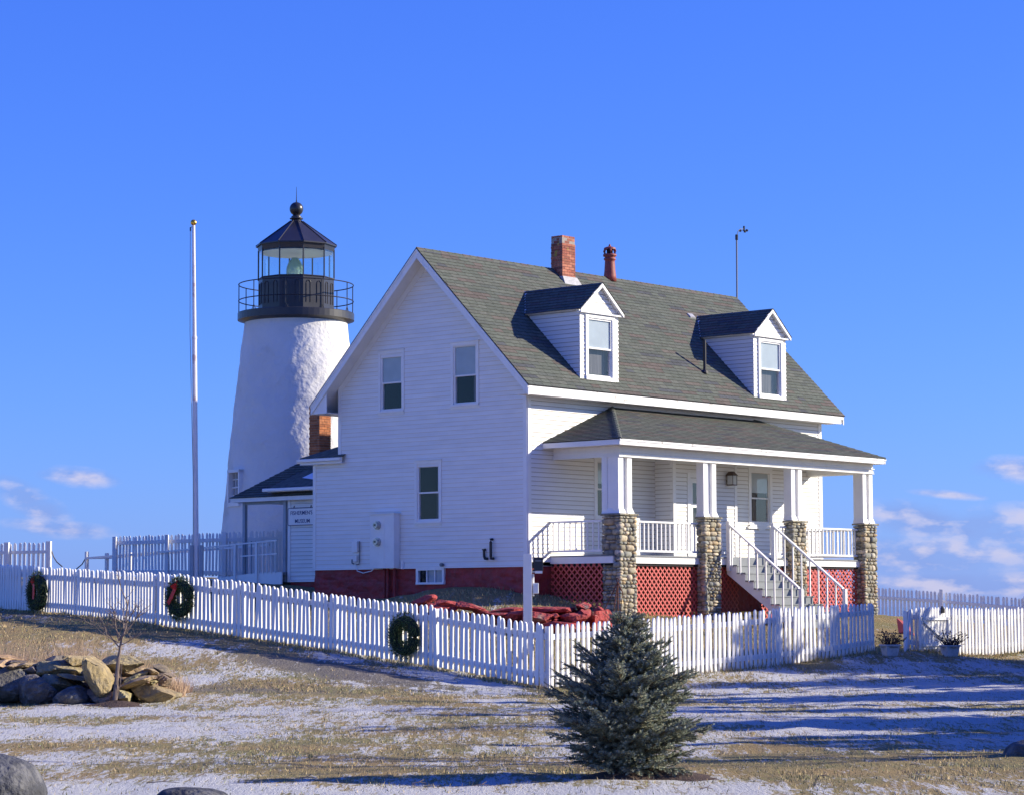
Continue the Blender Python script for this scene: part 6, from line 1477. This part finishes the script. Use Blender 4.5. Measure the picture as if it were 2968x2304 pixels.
wreath(Vector((-7.30, 54.9, 1.80)) + gn * .05, (-.756, .655, 0), .30, .21, 'green wreath with a red bow trailing to lower left, by the fence bend', ((.055, .24), [[(.06, -.12), (.16, -.27), (.23, -.36)]]), 4)
wreath(Vector((-11.45, 60.1, 1.97)) + Vector((-.8, -.6, 0)) * .05, (-.6, .8, 0), .31, .23, 'dark shaded wreath with a narrow red ribbon, leftmost on the fence', ((.03, .26), [[(-.04, -.12), (-.03, -.3), (-.02, -.42)]]), 5)

# ================================================================ planters and sundries
def planter(x, y, label, seed, w=.24, h=.27):
    rng = random.Random(seed); z = g1(x, y) + .0; o = empty('planter', (x, y, z)); tag(o, label, 'planter')
    mb = MB(); mb.lathe([(w * .70, 0), (w * .78, .03), (w * .80, .05), (w * .98, h - .04), (w * 1.12, h - .03), (w * 1.14, h), (w * 1.0, h), (w * .95, h - .05)], 0, 0, 4, math.pi / 4 + .3); mb.build('tub', PLANTER, o, bevel=.008)
    mb = MB(); mb.lathe([(w * .93, h - .06), (.01, h - .03)], 0, 0, 8); mb.build('soil', MULCH, o)
    mb = MB()
    for i in range(120):
        a = rng.uniform(0, 6.28); r_ = rng.uniform(0, w * .6); p = Vector((r_ * math.cos(a), r_ * math.sin(a), h - .05)); d = Vector((math.cos(a) * rng.uniform(.1, .9) + .15, math.sin(a) * .5, rng.uniform(.5, 1))).normalized(); l = rng.uniform(.12, .42)
        q = p + d * l * .5 + Vector((rng.uniform(-.03, .03), 0, 0)); e = q + (d + Vector((rng.uniform(-.5, .5), 0, rng.uniform(-.5, .2)))).normalized() * l * .5; mb.tube([p, q, e], [.006, .005, .003], 3, cap=False)
        V, F_ = blob_stone(e.x, e.y, e.z, .014, .014, .014, rng, 1); mb.add(V, F_)
    mb.build('dead_plant', mat('dead_stems', (.09, .05, .04), .9), o)
planter(8.50, 55.9, 'white square planter of dead stems left of the gate opening', 1)
planter(10.05, 57.0, 'white square planter of dead stems in front of the open gate', 2)
# rusty tripod leaning by the first pier
tr = empty('iron_tripod', (2.55, 60.1, 0)); tag(tr, 'rusty iron tripod of rods with a ring, beside the near stone pier', 'tripod')
R0 = Vector((0, 0, 2.17))
for (dx, dy, z) in ((-.62, -.1, .9), (-.2, -.15, .8), (.02, .3, .8)):
    mb = MB(); mb.tube([R0, Vector((dx, dy, z))], .013, 6); mb.build('rod', RUST, tr)
mb = MB(); mb.tube([R0, Vector((.12, 0, 1.92)), Vector((.06, 0, 1.4)), Vector((.02, 0, .9))], .015, 6); mb.build('rod', RUST, tr)
mb = MB(); mb.tube([R0 + Vector((.03 * math.sin(t_), 0, .05 + .05 * math.cos(t_))) for t_ in [2 * math.pi * k / 12 for k in range(13)]], .012, 6, cap=False); mb.build('ring', RUST, tr)
# scrap of red tarp by the right pier
mb = MB(); mb.add([(10.0, 64.2, .86), (10.42, 64.2, .80), (10.24, 64.3, 1.12), (9.98, 64.4, 1.26), (10.2, 64.1, .98)], [(0, 1, 4), (1, 2, 4), (2, 3, 4), (3, 0, 4)]); mb.extrude([(9.98, 64.4, 1.26), (10.24, 64.3, 1.12), (10.42, 64.2, .80), (10.0, 64.2, .80)], (0, .04, 0))
tag(mb.build('red_board', CLOTH), 'red painted board end on the grass at the right pier', 'board')
# fallen twigs on the snow
tw_g = 'fallen twigs on the lawn'
for i, (x, y, a, l) in enumerate([(-2.0, 22.9, .2, .32), (-3.3, 22.4, -.1, .5), (-2.95, 23.3, .9, .2), (2.8, 22.9, -.5, .2), (-.9, 22.2, .4, .22), (3.9, 24.5, -.7, .2), (-.35, 21.9, .1, .25), (1.6, 21.4, .3, .2)]):
    rng = random.Random(i); mb = MB(); z = g1(x, y) + .03; d = Vector((math.cos(a), math.sin(a) * .5, 0)); p = Vector((x, y, z)); l = l * .6; mb.tube([p, p + d * l * .5 + Vector((0, 0, .012)), p + d * l], [.005, .004, .002], 5)
    q = p + d * l * .5 + Vector((0, 0, .012)); mb.tube([q, q + Vector((.04, .03, .02))], .003, 4)
    tag(mb.build('twig', TWIG), ['fallen twig on the snow between the two foreground boulders', 'longest fallen twig, on the lawn just right of the big boulder', 'fallen twig on the lawn behind the flat dark boulder', 'fallen twig in the grass right of the spruce mulch', 'fallen twig in the shadow left of the spruce', 'fallen twig farthest right on the foreground lawn', 'fallen twig on the snow in front of the spruce shadow', 'fallen twig on the snow in front of the spruce mulch'][i], 'twig', tw_g)
